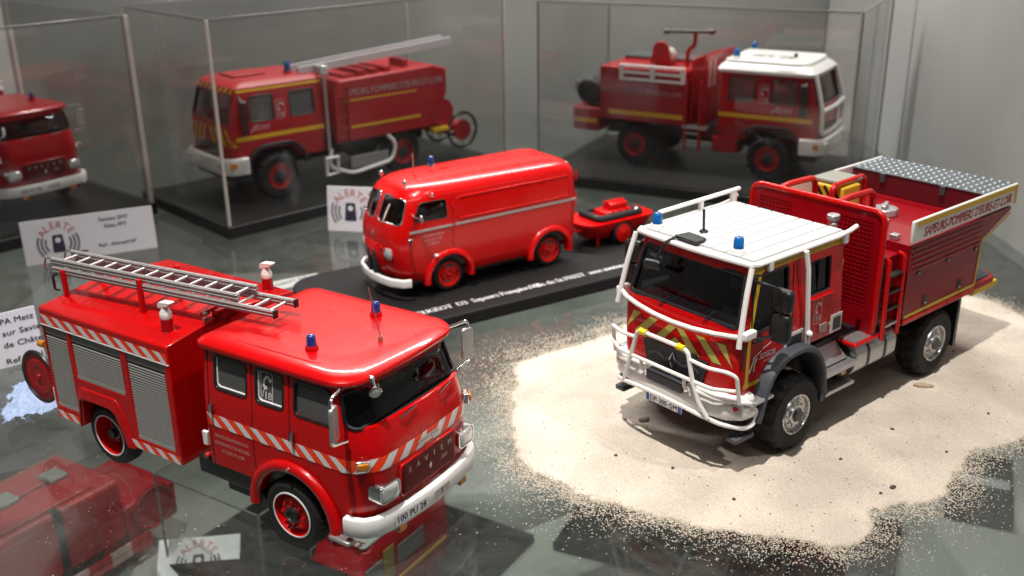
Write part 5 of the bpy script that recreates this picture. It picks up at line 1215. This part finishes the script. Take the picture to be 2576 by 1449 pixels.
# ================================================================ trucks inside the cases (simpler: seen out of focus)
def generic_truck(root, roof_white, tanker):
    red = REDM if tanker else RED2
    sgv = 1 if tanker else -1                # the side that faces the viewer
    B = Body([(1.02, 1.20, -1.45, 1.10, .14, .05), (1.3, 1.24, -1.45, 1.13, .16, .06), (1.9, 1.24, -1.45, 1.13, .16, .06), (2.05, 1.22, -1.45, 1.12, .16, .06), (2.75, 1.02, -1.45, 1.07, .14, .06), (2.9, .96, -1.45, 1.04, .14, .08), (2.98, .82, -1.4, .95, .14, .1), (3.02, .6, -1.3, .8, .1, .1)], .05)
    cab = solid_shell(B.mesh(), 'cab', .05, red, root)
    ws = rpoly([(-1.0, 2.05), (1.0, 2.05), (.93, 2.74), (-.93, 2.74)], .07); d1 = rrect(-.05, .62, 2.05, 2.68, .06); d2 = rrect(-1.2, -.5, 2.05, 2.68, .06)
    cut(cab, MB().prism(d1, 'y', -1.5, 1.5).prism(d2, 'y', -1.5, 1.5)); cut(cab, MB().prism(ws, 'x', .6, 1.7))
    cut(cab, MB().prism([(.78, .8), (.62, 1.2), (.4, 1.34), (-.4, 1.34), (-.62, 1.2), (-.78, .8)], 'y', -1.5, 1.5))
    for sg in (1, -1):
        for sh in (d1, d2):
            q = sh if sg < 0 else [(-u, v) for u, v in reversed(sh)]; window('window', cab, q, B.side(sg, -.035), B.side(sg, -.01), GWIN, .02)
    window('windscreen', cab, ws, B.front(-.03), B.front(-.01), GCLR, .03)
    obj('cab_floor', MB().box(-1.4, 1.0, -1, 1, 1.36, 1.5), INTER, root)
    obj('seat_row', MB().box(-.2, .3, -.9, .9, 1.5, 1.8).box(-.35, -.15, -.9, .9, 1.6, 2.3).box(-1.3, -1.1, -.9, .9, 1.6, 2.3), SEAT, root, .05)
    if roof_white:
        rf = Body([(2.78, 1.06, -1.52, 1.14, .2, .1), (2.86, 1.08, -1.54, 1.15, .2, .1), (2.95, .98, -1.5, 1.08, .2, .12), (3.08, .78, -1.35, .92, .2, .15), (3.10, .6, -1.2, .8, .15, .15)], .05)
        obj('roof_cap', rf.mesh(), WHITE, root, ang=45); obj('roof_rim', MB().tube(rf.ring(3.06)[::2], .05, 6, True), WHITE, root)
        for y in (-.75, .7): beacon(root, (-1.15, y, 3.12), .09, .2, BLUE, WHITE)
        t = MB(); text(t, 'FPT 28', -.9, -.3, .3, lambda u, v: (u, v, 3.112), width=1.1); obj('roof_lettering', t, PRINTB, root); obj('antenna', MB().cyl((.2, 0, 3.1), (.2, 0, 3.2), .05, n=8), BLACK, root)
        fr = [(1.03, -.98, 2.82), (1.28, -1.05, 2.0), (1.30, -1.0, 1.35), (1.32, 0, 1.30), (1.30, 1.0, 1.35), (1.28, 1.05, 2.0), (1.03, .98, 2.82)]
        obj('front_frame', MB().tube(fillet(fr, .12), .06, 8), WHITE, root); obj('front_frame', MB().tube([(1.30, -1.03, 1.95), (1.34, 0, 1.93), (1.30, 1.03, 1.95)], .06, 8), WHITE, root)
    else:
        obj('roof_hatch', MB().box(-.35, .55, -.55, .25, 3.0, 3.08), red, root, .02)
        ch = MB(); F = B.front(.01)
        for k in range(8):
            u = -1.0 + .26 * k; ch.drape([(max(-1, u), 2.77), (u + .13, 2.77), (min(1, u + .23), 2.9), (u + .1, 2.9)], F, 2, 1)
            sg = -1 if k < 4 else 1
            ch.drape([(u + .02, 1.93), (u + .15, 1.93), (u + .15 + sg * .2, 1.5), (u + .02 + sg * .2, 1.5)], F, 2, 3)
        obj('chevron', ch, YEL, root, ang=60); beacon(root, (-.85, .5, 3.05), .09, .26, BLUE, red)
    fs = (lambda o: (lambda u, v: (u, -(B.hw(v) + o), v))) if sgv < 0 else (lambda o: (lambda u, v: (-u, B.hw(v) + o, v)))
    mx = lambda a, b: (a, b) if sgv < 0 else (-b, -a)
    y = MB(); a, b = mx(-1.44, 1.06); y.drape([(a, 1.62), (b, 1.62), (b, 1.73), (a, 1.73)], fs(.008), 6, 1)
    if tanker: y.drape([(a + .15, 2.80), (b, 2.80), (b, 2.86), (a + .15, 2.86)], fs(.008), 6, 1)
    obj('yellow_stripe', y, YEL, root)
    t = MB(); a, b = mx(-.36, -.1); phone18(t, a, 2.05, .46, fs(.01)); obj('call_sticker', t, PRINTP, root)
    t = MB(); a, b = mx(.08, .56); text(t, 'SDIS', a, 1.84, .12, fs(.01), width=.42, slant=.3, bold=.08); strip2(t, [(a - .1, 1.8), (a + .1, 2.0)], .03, fs(.01)); obj('door_emblem', t, PRINTP, root)
    for sg in (1, -1):
        mi = sub('mirror', root); obj('mirror_shell', MB().box(.72, .92, sg * 1.2 - .07, sg * 1.2 + .07, 1.8, 2.62), BLACK, mi, .05); obj('arm', MB().tube([(.85, sg * 1.05, 2.7), (.85, sg * 1.2, 2.6)], .03, 6), BLACK, mi)
        pth = []
        for p in fillet([(.86, 0, .72), (.72, 0, 1.2), (.45, 0, 1.42), (-.45, 0, 1.42), (-.72, 0, 1.2), (-.86, 0, .85)], .15): pth.append((p, (p - Vector((0, 0, .6))).normalized(), Vector((0, sg, 0))))
        obj('fender', MB().sweep(pth, [(-.04, .8), (-.04, 1.2), (.05, 1.2), (.05, .8)]), BLACK, root, .015)
        obj('headlight', MB().box(1.30, 1.46, sg * .9 - .14, sg * .9 + .14, .98, 1.12), LENS, root, .02); obj('indicator', MB().box(1.12, 1.3, sg * 1.18 - .02, sg * 1.18 + .025, .98, 1.12), AMBER, root, .01)
    pl = [(.80, -1.2), (1.2, -1.16), (1.38, -.95), (1.43, 0), (1.38, .95), (1.2, 1.16), (.80, 1.2)]; path = []
    for i, (px, py) in enumerate(pl):
        a = Vector(pl[max(i - 1, 0)]); b = Vector(pl[min(i + 1, len(pl) - 1)]); d = (b - a).normalized(); path.append(((px, py, 0), Vector((d.y, -d.x, 0)), (0, 0, 1)))
    obj('bumper', MB().sweep(path, [(-.05, .82), (.03, .80), (.04, 1.2), (-.05, 1.24)]), WHITE, root, .02, ang=50)
    pt = obj('number_plate', MB().box(1.475, 1.485, -.3, .3, .88, 1.0), PLATE, root)
    obj('grille', MB().prism(rpoly([(-.6, 1.25), (.6, 1.25), (.55, 1.5), (-.55, 1.5)], .03), 'x', 1.1, 1.27), BLACK, root)
    obj('chassis', MB().box(-5.0, 1.1, -.45, .45, .7, 1.0).box(-3.0, -1.0, -1.0, 1.0, .95, 1.3).box(.4, 1.2, -1.0, 1.0, .6, .85), BLACK, root)
    S2 = (lambda u, v: (u, -1.262, v)) if sgv < 0 else (lambda u, v: (-u, 1.262, v))
    if tanker:
        bd = obj('tank_body', MB().prism([(-1.75, 1.15), (-4.9, 1.15), (-5.1, 1.6), (-5.35, 2.05), (-5.35, 2.72), (-4.9, 2.86), (-1.9, 2.78), (-1.75, 2.4)], 'y', -1.25, 1.25), red, root, .05)
        t = MB(); text(t, "SAPEURS POMPIERS D'EURE-ET-LOIR", 2.0, 2.36, .17, S2, width=3.2, bold=.06); obj('tank_lettering', t, PRINTP, root)
        y = MB(); y.drape([(2.0, 2.22), (4.3, 2.22), (4.3, 2.26), (2.0, 2.26)], S2, 1, 1); y.drape([(2.0, 1.5), (4.4, 1.5), (4.4, 1.57), (2.0, 1.57)], S2, 1, 1); obj('yellow_stripe', y, YEL, root)
        for k in range(4): obj('top_rib', MB().box(-3.6, -2.2, -1.0, 1.0, 2.79 + .0, 2.83 + .02 * (k % 2)).box(-3.6 + .4 * k, -3.4 + .4 * k, -1.1, 1.1, 2.8, 2.95), red, root) if k < 3 else None
        ld = sub('roof_ladder', root, (-1.3, .55, 3.0), (0, .06, 0))
        for q in (-.22, .22): obj('rail', MB().box(-4.6, .3, q - .04, q + .04, 0, .20), mat('pale_alu', (.6, .6, .62), .4, .3), ld)
        r0 = None
        for k in range(13):
            if r0 is None: r0 = obj('rung', MB().cyl((0, -.22, .07), (0, .22, .07), .025, n=6), ALU, ld); r0.location = Vector((-4.4, 0, 0)) * S
            else: again(r0, ld, (-4.4 + .37 * k, 0, 0))
        obj('ladder_post', MB().box(-4.3, -4.15, .2, .9, 2.8, 3.05), red, root, .02); obj('work_light', MB().box(-1.7, -1.45, .8, 1.1, 2.95, 3.2), LENS, root, .03)
        sl = sub('side_ladder', root)
        for x in (-1.72, -2.1): obj('rail', MB().box(x - .03, x + .03, 1.26, 1.32, 1.2, 2.6), red, sl)
        for k in range(5): obj('rung', MB().box(-2.08, -1.74, 1.27, 1.31, 1.3 + .26 * k, 1.34 + .26 * k), REDM, sl)
        obj('mast', MB().cyl((-1.5, 1.2, 1.0), (-1.5, 1.16, 3.0), .045, n=10), SILVER, root)
        gd = sub('side_guard', root)
        obj('guard_loop', MB().tube(fillet([(-1.55, 1.22, 1.05), (-1.42, 1.22, .60), (-2.1, 1.26, .30), (-3.4, 1.26, .45), (-3.55, 1.24, .9), (-3.3, 1.22, 1.15)], .2), .05, 8), WTUBE, gd)
        obj('guard_box', MB().tube(rrect_loop(-1.50, 1.28, .62, .22), .05, 6, True), WTUBE, gd); obj('guard_plate', MB().box(-3.3, -2.1, 1.2, 1.24, .42, .75), GREYP, gd, .02)
        hr = sub('hose_reel', root, (-6.0, .5, .85))
        for q in (-.55, .55):
            obj('reel_rim', MB().tube([(.5 * cos(t_ * pi / 16), q, .5 * sin(t_ * pi / 16)) for t_ in range(32)], .045, 6, True), BLACK, hr); obj('reel_disc', MB().lathe((0, q, 0), (0, 1, 0), [(.001, .02), (.3, .02), (.3, -.02), (.001, -.02)], 20), REDM, hr)
            for k in range(8): obj('spoke', MB().cyl((0, q, 0), (.48 * cos(k * pi / 4), q, .48 * sin(k * pi / 4)), .02, n=5), PRINTP, hr)
        obj('reel_drum', MB().cyl((0, -.5, 0), (0, .5, 0), .25, n=16).box(0, .9, -.1, .1, .0, .12), REDM, hr)
        obj('rear_tank', MB().cyl((-5.35, -.9, 1.45), (-5.35, 1.0, 1.45), .38, n=20), REDM, root); obj('rear_step', MB().box(-5.45, -4.9, -1.1, 1.15, .95, 1.05), YEL, root)
    else:
        obj('rear_body', MB().box(-4.9, -2.35, -1.25, 1.25, 1.25, 2.72), red, root, .03)
        obj('deck_tread', MB().box(-4.86, -2.4, .3, 1.2, 2.72, 2.8), TREAD, root)
        y = MB(); y.drape([(-4.6, 1.42), (-2.4, 1.42), (-2.4, 1.54), (-4.6, 1.54)], S2, 1, 1); obj('yellow_stripe', y, YEL, root)
        t = MB(); text(t, "SAPEURS POMPIERS D'EURE-ET-LOIR", -4.85, 2.02, .13, S2, width=2.4, bold=.06); obj('body_lettering', t, PRINTP, root)
        rk = sub('side_rack', root)
        for z in (2.42, 2.60, 2.78): obj('rack_rail', MB().box(-4.25, -2.38, -1.32, -1.25, z - .035, z + .035), WTUBE, rk, .01)
        for x in (-4.22, -3.3, -2.42): obj('rack_post', MB().box(x - .06, x + .06, -1.325, -1.255, 2.38, 2.82), WTUBE, rk, .01)
        obj('gantry', MB().prism(rpoly([(-1.15, 1.0), (1.15, 1.0), (1.15, 3.15), (-1.15, 3.15)], .2), 'x', -1.9, -1.83), RED2, root, .03); obj('gantry', MB().prism(rpoly([(-1.15, 1.0), (1.15, 1.0), (1.15, 3.05), (-1.15, 3.05)], .2), 'x', -2.25, -2.2), RED2, root, .03)
        for q in (-.5, -.85): obj('gantry_window', MB().box(-1.83, -1.82, q - .1, q + .1, 2.3, 3.0), PRINTP, root)
        mo = sub('water_monitor', root); obj('riser', MB().tube(fillet([(-2.7, -.3, 2.7), (-2.7, -.3, 3.15), (-2.5, -.3, 3.3), (-2.5, -.3, 3.62)], .1), .06, 8), RED2, mo); obj('barrel', MB().cyl((-3.35, -.3, 3.62), (-2.0, -.3, 3.68), .05, n=10).cyl((-3.4, -.3, 3.62), (-3.25, -.3, 3.63), .08, n=10).cyl((-2.1, -.3, 3.68), (-1.95, -.3, 3.69), .08, n=10), BLACK, mo)
        hc = sub('hose_winch', root, (-3.4, -.5, 2.75)); obj('winch_plate', MB().prism([(-.3, 0), (.3, 0), (.22, .5), (.1, .62), (-.1, .62), (-.22, .5)], 'y', -.05, .05), REDM, hc, .02); obj('winch_hose', MB().cyl((0, .06, .16), (0, .6, .16), .24, n=18), mat('cream_hose', (.45, .40, .34), .7), hc)
        for z, c in ((.75, SILVER), (1.05, SILVER)): obj('step_rung', MB().box(-2.3, -1.95, -1.24, -1.1, z, z + .05), c, root)
        for x in (-2.33, -1.92): obj('step_rail', MB().box(x - .03, x + .03, -1.25, -1.15, .6, 2.5), REDM, root)
        obj('step_landing', MB().box(-2.4, -1.7, -1.25, -.5, 1.2, 1.28), SILVER, root)
        obj('rear_box', MB().box(-5.75, -4.92, -1.2, 1.2, .85, 1.5), REDM, root, .03); y = MB(); y.drape([(-5.7, 1.08), (-5.0, 1.08), (-5.0, 1.2), (-5.7, 1.2)], lambda u, v: (u, -1.208, v), 1, 1); obj('yellow_stripe', y, YEL, root)
        obj('rear_drum', MB().cyl((-5.3, -1.15, 1.95), (-5.3, 1.0, 1.95), .36, n=22), BLACK, root, .03); obj('drum_bracket', MB().box(-5.78, -4.95, -.6, .8, 1.5, 1.62).box(-5.8, -5.6, -1.0, -.9, 1.9, 2.2), SILVER, root)
        obj('side_tank', MB().box(-1.6, -.85, -1.1, -.6, .62, 1.05), REDM, root, .04)
    for x in (0, -3.8):
        for sg in (-1, 1): wheel(root, x, sg * 1.22, .60, .42, .31, 'dull', sg)
    return root
def rrect_loop(x0, y, z, r): return [(x0 + (r if i in (1, 2) else -r) * .8, y, z + (r if i in (2, 3) else -r)) for i in range(4)]
tk = thing('fire_tanker', 'deep red crew-cab fire tanker with roof ladder and hose reel in an acrylic case', 'fire truck', (-6.635, 26.53, .30), -2.44)
generic_truck(tk, False, True)
wt = thing('white_roofed_fire_truck', 'red crew-cab fire truck with domed white roof and water monitor in an acrylic case', 'fire truck', (7.39, 27.66, .30), -.5375)
generic_truck(wt, True, False)
e2 = thing('fire_engine', 'plain dark red cab-over fire engine without stripes inside an acrylic case', 'fire engine', (-12.455, 25.63, .30), radians(-38.3))
classic_engine(e2, plain=True)

# ================================================================ printed cards
def alerte_logo(mbR, mbN, mbG, cu, cv, R, f):
    """arched red word, navy beacon, grey sound arcs"""
    word = 'ALERTE'
    for i, ch in enumerate(word):
        a = radians(144 - 108 * i / (len(word) - 1)); px, py = cu + cos(a) * R * .74, cv + sin(a) * R * .74; tt = a - pi / 2; vs, fs, w = text_geo(ch); k = R * .40 / .7
        mbR.add([f(px + ((x - w / 2) * k * .95) * cos(tt) - (y * k) * sin(tt), py + ((x - w / 2) * k * .95) * sin(tt) + (y * k) * cos(tt)) for x, y in vs], fs)
    poly2(mbN, rpoly([(cu - R * .34, cv - R * .62), (cu + R * .34, cv - R * .62), (cu + R * .27, cv + R * .38), (cu - R * .27, cv + R * .38)], R * .1), f)
    for k in range(3):
        for sg in (-1, 1):
            rr = R * (.66 + .2 * k); strip2(mbG, [(cu + sg * rr * cos(radians(t)), cv + rr * sin(radians(t)) - .1 * R) for t in range(-38, 32, 7)], R * .105, f)
def card(name, label, p0, p1, h, lines, logo=None, lean=.12):
    """standing card from bottom-left p0 to bottom-right p1"""
    d = Vector((p1[0] - p0[0], p1[1] - p0[1])); w = d.length; yaw = atan2(d.y, d.x)
    c = thing(name, label, 'card', (p0[0], p0[1], .003), yaw)
    up = Vector((0, sin(lean), cos(lean))); f0 = lambda o: (lambda u, v: (u, up.y * v - o, up.z * v))
    o = obj('card_sheet', MB().add([f0(0)(0, 0), f0(0)(w, 0), f0(0)(w, h), f0(0)(0, h), f0(-.02)(0, 0), f0(-.02)(w, 0), f0(-.02)(w, h), f0(-.02)(0, h)], [(0, 1, 2, 3), (4, 7, 6, 5), (0, 4, 5, 1), (1, 5, 6, 2), (2, 6, 7, 3), (3, 7, 4, 0)]), PAPER, c)
    obj('card_foot', MB().add([f0(-.02)(0, h), f0(-.02)(w, h), (w, .45, 0), (0, .45, 0)], [(0, 1, 2, 3)]), PAPER, c)
    f = f0(.006)
    if lines:
        t = MB()
        for u, v, hh, tx, wd in lines: text(t, tx, u, v, hh, f, width=wd, bold=.05)
        obj('card_lettering', t, PRINTB, c)
    if logo:
        cu, cv, R = logo; a, b, g = MB(), MB(), MB(); alerte_logo(a, b, g, cu, cv, R, f); obj('logo_word', a, mat('logo_red', (.50, .06, .06), .6), c); obj('logo_beacon', b, PRINTN, c)
        b2 = MB(); f2 = f0(.009); poly2(b2, [(cu + R * .15 * cos(t_ * pi / 8), cv + R * .08 + R * .15 * sin(t_ * pi / 8)) for t_ in range(16)], f2); obj('logo_dot', b2, PAPER, c); obj('logo_arcs', g, PRINTG, c)
        b3 = MB(); strip2(b3, [(cu + R * .85, cv - R * .74), (cu + R * 1.45, cv - R * .74)], R * .10, f); obj('logo_rule', b3, PRINTN, c)
    return c
card('name_card', 'white card with red ALERTE logo standing before the plain red engine case', (-10.72, 21.55), (-8.20, 22.75), .98, [(1.62, .78, .085, 'Saviem SM7', .62), (1.72, .62, .085, 'Sides FPT', .48), (1.55, .20, .08, 'Ref : Alerte0107', .80)], (.72, .46, .40))
card('name_card', 'white card with red ALERTE logo standing behind the nose of the vintage van', (-4.42, 23.84), (-2.2, 23.42), 1.08, [(1.45, .70, .09, 'Peugeot D3', .6)], (.58, .53, .44))
card('name_card', 'white card with bold black text about an EPA Metz standing behind the hose reel', (-10.23, 15.17), (-8.31, 16.74), .96, [(1.80, .76, .098, 'EPA Metz', .63), (1.88, .55, .098, 'sur Saviem', .76), (1.86, .34, .098, 'de Ch\u00e2teau', .80), (1.85, .05, .095, 'Ref : 0017', .72)])
pl = thing('name_strip', 'narrow grey printed strip lying on the glass beside the end of the charcoal plinth', 'name strip', (-4.15, 20.72, .004), radians(-139))
obj('strip_sheet', MB().prism(rpoly([(0, 0), (1.5, -.3), (1.5, .25), (.1, .45)], .05), 'z', 0, .06), mat('grey_strip', (.34, .34, .33), .45), pl, .01)
t = MB(); text(t, 'PEUGEOT D3', -1.3, -.12, .10, lambda u, v: (-u, -v, .066), width=1.0); obj('strip_lettering', t, PRINTB, pl)

# ================================================================ models on the shelf below, seen through the glass
def lower_ambulance():
    r = thing('ambulance_model', 'dark red ambulance with pale roof sign on the shelf below the glass', 'ambulance', (-3.35, 16.75, ZL + .2), radians(-122), scale=.70)
    B = Body([(.35, 1.3, -3.6, .95, .3, .1), (.8, 1.4, -3.65, 1.0, .35, .1), (1.2, 1.25, -3.65, 1.0, .35, .1), (1.35, .75, -3.65, 1.0, .3, .1), (2.0, .3, -3.65, .96, .25, .1), (2.5, .1, -3.6, .92, .2, .1), (2.62, -.1, -3.5, .82, .2, .1)], .1)
    obj('body', B.mesh(), REDM, r, ang=40)
    obj('roof', MB().prism(rrect(-3.3, .05, -.85, .85, .15), 'z', 2.61, 2.72), mat('pale_roof', (.42, .43, .43), .5), r, .04)
    t = MB(); text(t, 'AMBULANCE', -.75, -.25, .30, lambda u, v: (-v - .1, u, 2.73), width=1.5, bold=.08); obj('roof_lettering', t, PRINTR, r)
    for sg in (-1, 1):
        for x0, x1 in ((-.5, .2), (-2.4, -1.2)): obj('window', MB().box(x0, x1, sg * 1.0 - .02, sg * 1.0 + .015, 1.5, 2.1), GREYP, r, .01)
        obj('side_stripe', MB().box(-3.5, .6, sg * 1.0 - .01, sg * 1.0 + .02, 1.0, 1.1), YEL, r); obj('side_panel', MB().box(-1.0, -.55, sg * 1.0 - .01, sg * 1.0 + .02, .6, 2.3), mat('ochre_panel', (.35, .25, .06), .5), r)
    obj('windscreen', MB().obox((.62, 0, 1.72), (.8, 0, .55), (0, 1, 0), (-.55, 0, .8), .03, 1.6, .7), BLACK, r)
    for x in (.45, -2.7):
        for sg in (-1, 1): wheel(r, x, sg * .98, .36, .22, .2, 'dull', sg)
    b = thing('black_plinth', 'black display base under the ambulance on the shelf below', 'display base', (-2.6, 17.9, ZL), radians(-122)); obj('slab', MB().box(-3.0, 3.4, -1.7, 1.7, 0, .2), BASEM, b, .03)
def lower_crane():
    r = thing('rescue_truck_model', 'large dark red truck with red and white barred rear on the shelf below the glass', 'truck', (-10.3, 17.7, ZL), radians(57), scale=.85)
    obj('cab', MB().box(-3.2, 2.4, -1.25, 1.25, .9, 2.6), REDM, r, .12, seg=3); obj('rear_deck', MB().box(2.4, 4.0, -1.2, 1.2, .7, 1.7), REDM, r, .08)
    for y in (-.55, .55): obj('roof_panel', MB().box(-2.6, 1.8, y - .48, y + .48, 2.6, 2.68), REDM, r, .03)
    for x in (-2.2, .2, 1.5): obj('roof_fitting', MB().box(x - .25, x + .25, -.2, .35, 2.68, 2.8), mat('pale_fitting', (.22, .225, .22), .5), r, .05)
    obj('hose_drum', MB().cyl((3.2, -1.25, 1.4), (3.2, -1.32, 1.4), .62, n=28), RED2, r, .02); obj('drum_ring', MB().tube([(3.2 + .55 * cos(t_ * pi / 14), -1.34, 1.4 + .55 * sin(t_ * pi / 14)) for t_ in range(28)], .02, 6, True), REDM, r)
    for z in (.62, .42):
        for k in range(10): obj('barrier_block', MB().box(-3.2 + .62 * k, -2.6 + .62 * k, -1.35, -1.28, z, z + .16), REDL if k % 2 else PRINTP, r)
    obj('cab_gap', MB().box(.55, .75, -1.27, 1.27, .8, 2.61), BLACK, r); obj('cab_door', MB().box(-.9, .3, -1.28, -1.25, 1.0, 2.4), RED2, r, .03)
    obj('yellow_panel', MB().box(-2.6, -1.9, -1.28, -1.25, 1.0, 2.2), YGRN, r)
    for x in (-2.2, 1.9):
        for sg in (-1, 1): wheel(r, x, sg * 1.24, .62, .4, .32, 'dull', sg)
    c = thing('black_plinth', 'black display base beside the large dark red truck on the shelf below', 'display base', (-13.0, 20.5, ZL), radians(30)); obj('slab', MB().box(-2.2, 2.2, -1.6, 1.6, 0, .22), BASEM, c, .03); obj('base_plate', MB().box(-.9, .9, -.9, -.3, .22, .235), mat('pale_base_plate', (.42, .42, .42), .4), c)
    k = case('display_case', 'low acrylic case with a card inside, on the shelf below the glass', (-7.6, 18.6), radians(-33), 3.2, 3.2, 2.4, GEDGE); k.location.z = ZL * S
def lower_bases():
    b = thing('black_plinth', 'wide black display base under the dark red pickup on the shelf below', 'display base', (3.96, 19.88, ZL), radians(-24)); obj('slab', MB().box(-2.6, 4.4, -1.9, 1.9, 0, .22), BASEM, b, .03)
    r = thing('pickup_model', 'dark red pickup with orange load on the wide black base below the glass', 'pickup', (4.7, 19.5, ZL + .22), radians(156), scale=.8)
    B = Body([(.4, 1.3, -2.9, .95, .3, .1), (.8, 1.35, -2.95, 1.0, .3, .1), (1.15, 1.2, -2.95, 1.0, .3, .1)], .1); obj('body', B.mesh(), RED2, r, ang=40)
    obj('cabin', MB().prism(rpoly([(.6, 1.1), (.1, 1.8), (-1.0, 1.8), (-1.3, 1.1)], .1), 'y', -.85, .85), REDM, r, .08); obj('load', MB().box(-2.8, -1.5, -.7, .7, 1.1, 1.5), mat('orange_load', (.5, .13, .02), .5), r, .05)
    for x in (.6, -2.1):
        for sg in (-1, 1): wheel(r, x, sg * .98, .4, .24, .22, 'dull', sg)
    b = thing('black_plinth', 'black display base with a grey name plate on the shelf below the sand', 'display base', (11.2, 21.4, ZL), radians(-24)); obj('slab', MB().box(-.75, .70, -1.6, 1.45, 0, .25), BASEM, b, .03); obj('base_plate', MB().box(-.5, .62, -.2, .2, .25, .265), mat('grey_base_plate', (.30, .31, .33), .4), b)
    card('name_card', 'white card with red ALERTE logo lying on the shelf below the glass', (-7.6, 18.1), (-5.9, 18.3), 1.0, [], (.85, .48, .42), lean=.9).location.z = (ZL + .01) * S
lower_ambulance(); lower_crane(); lower_bases()
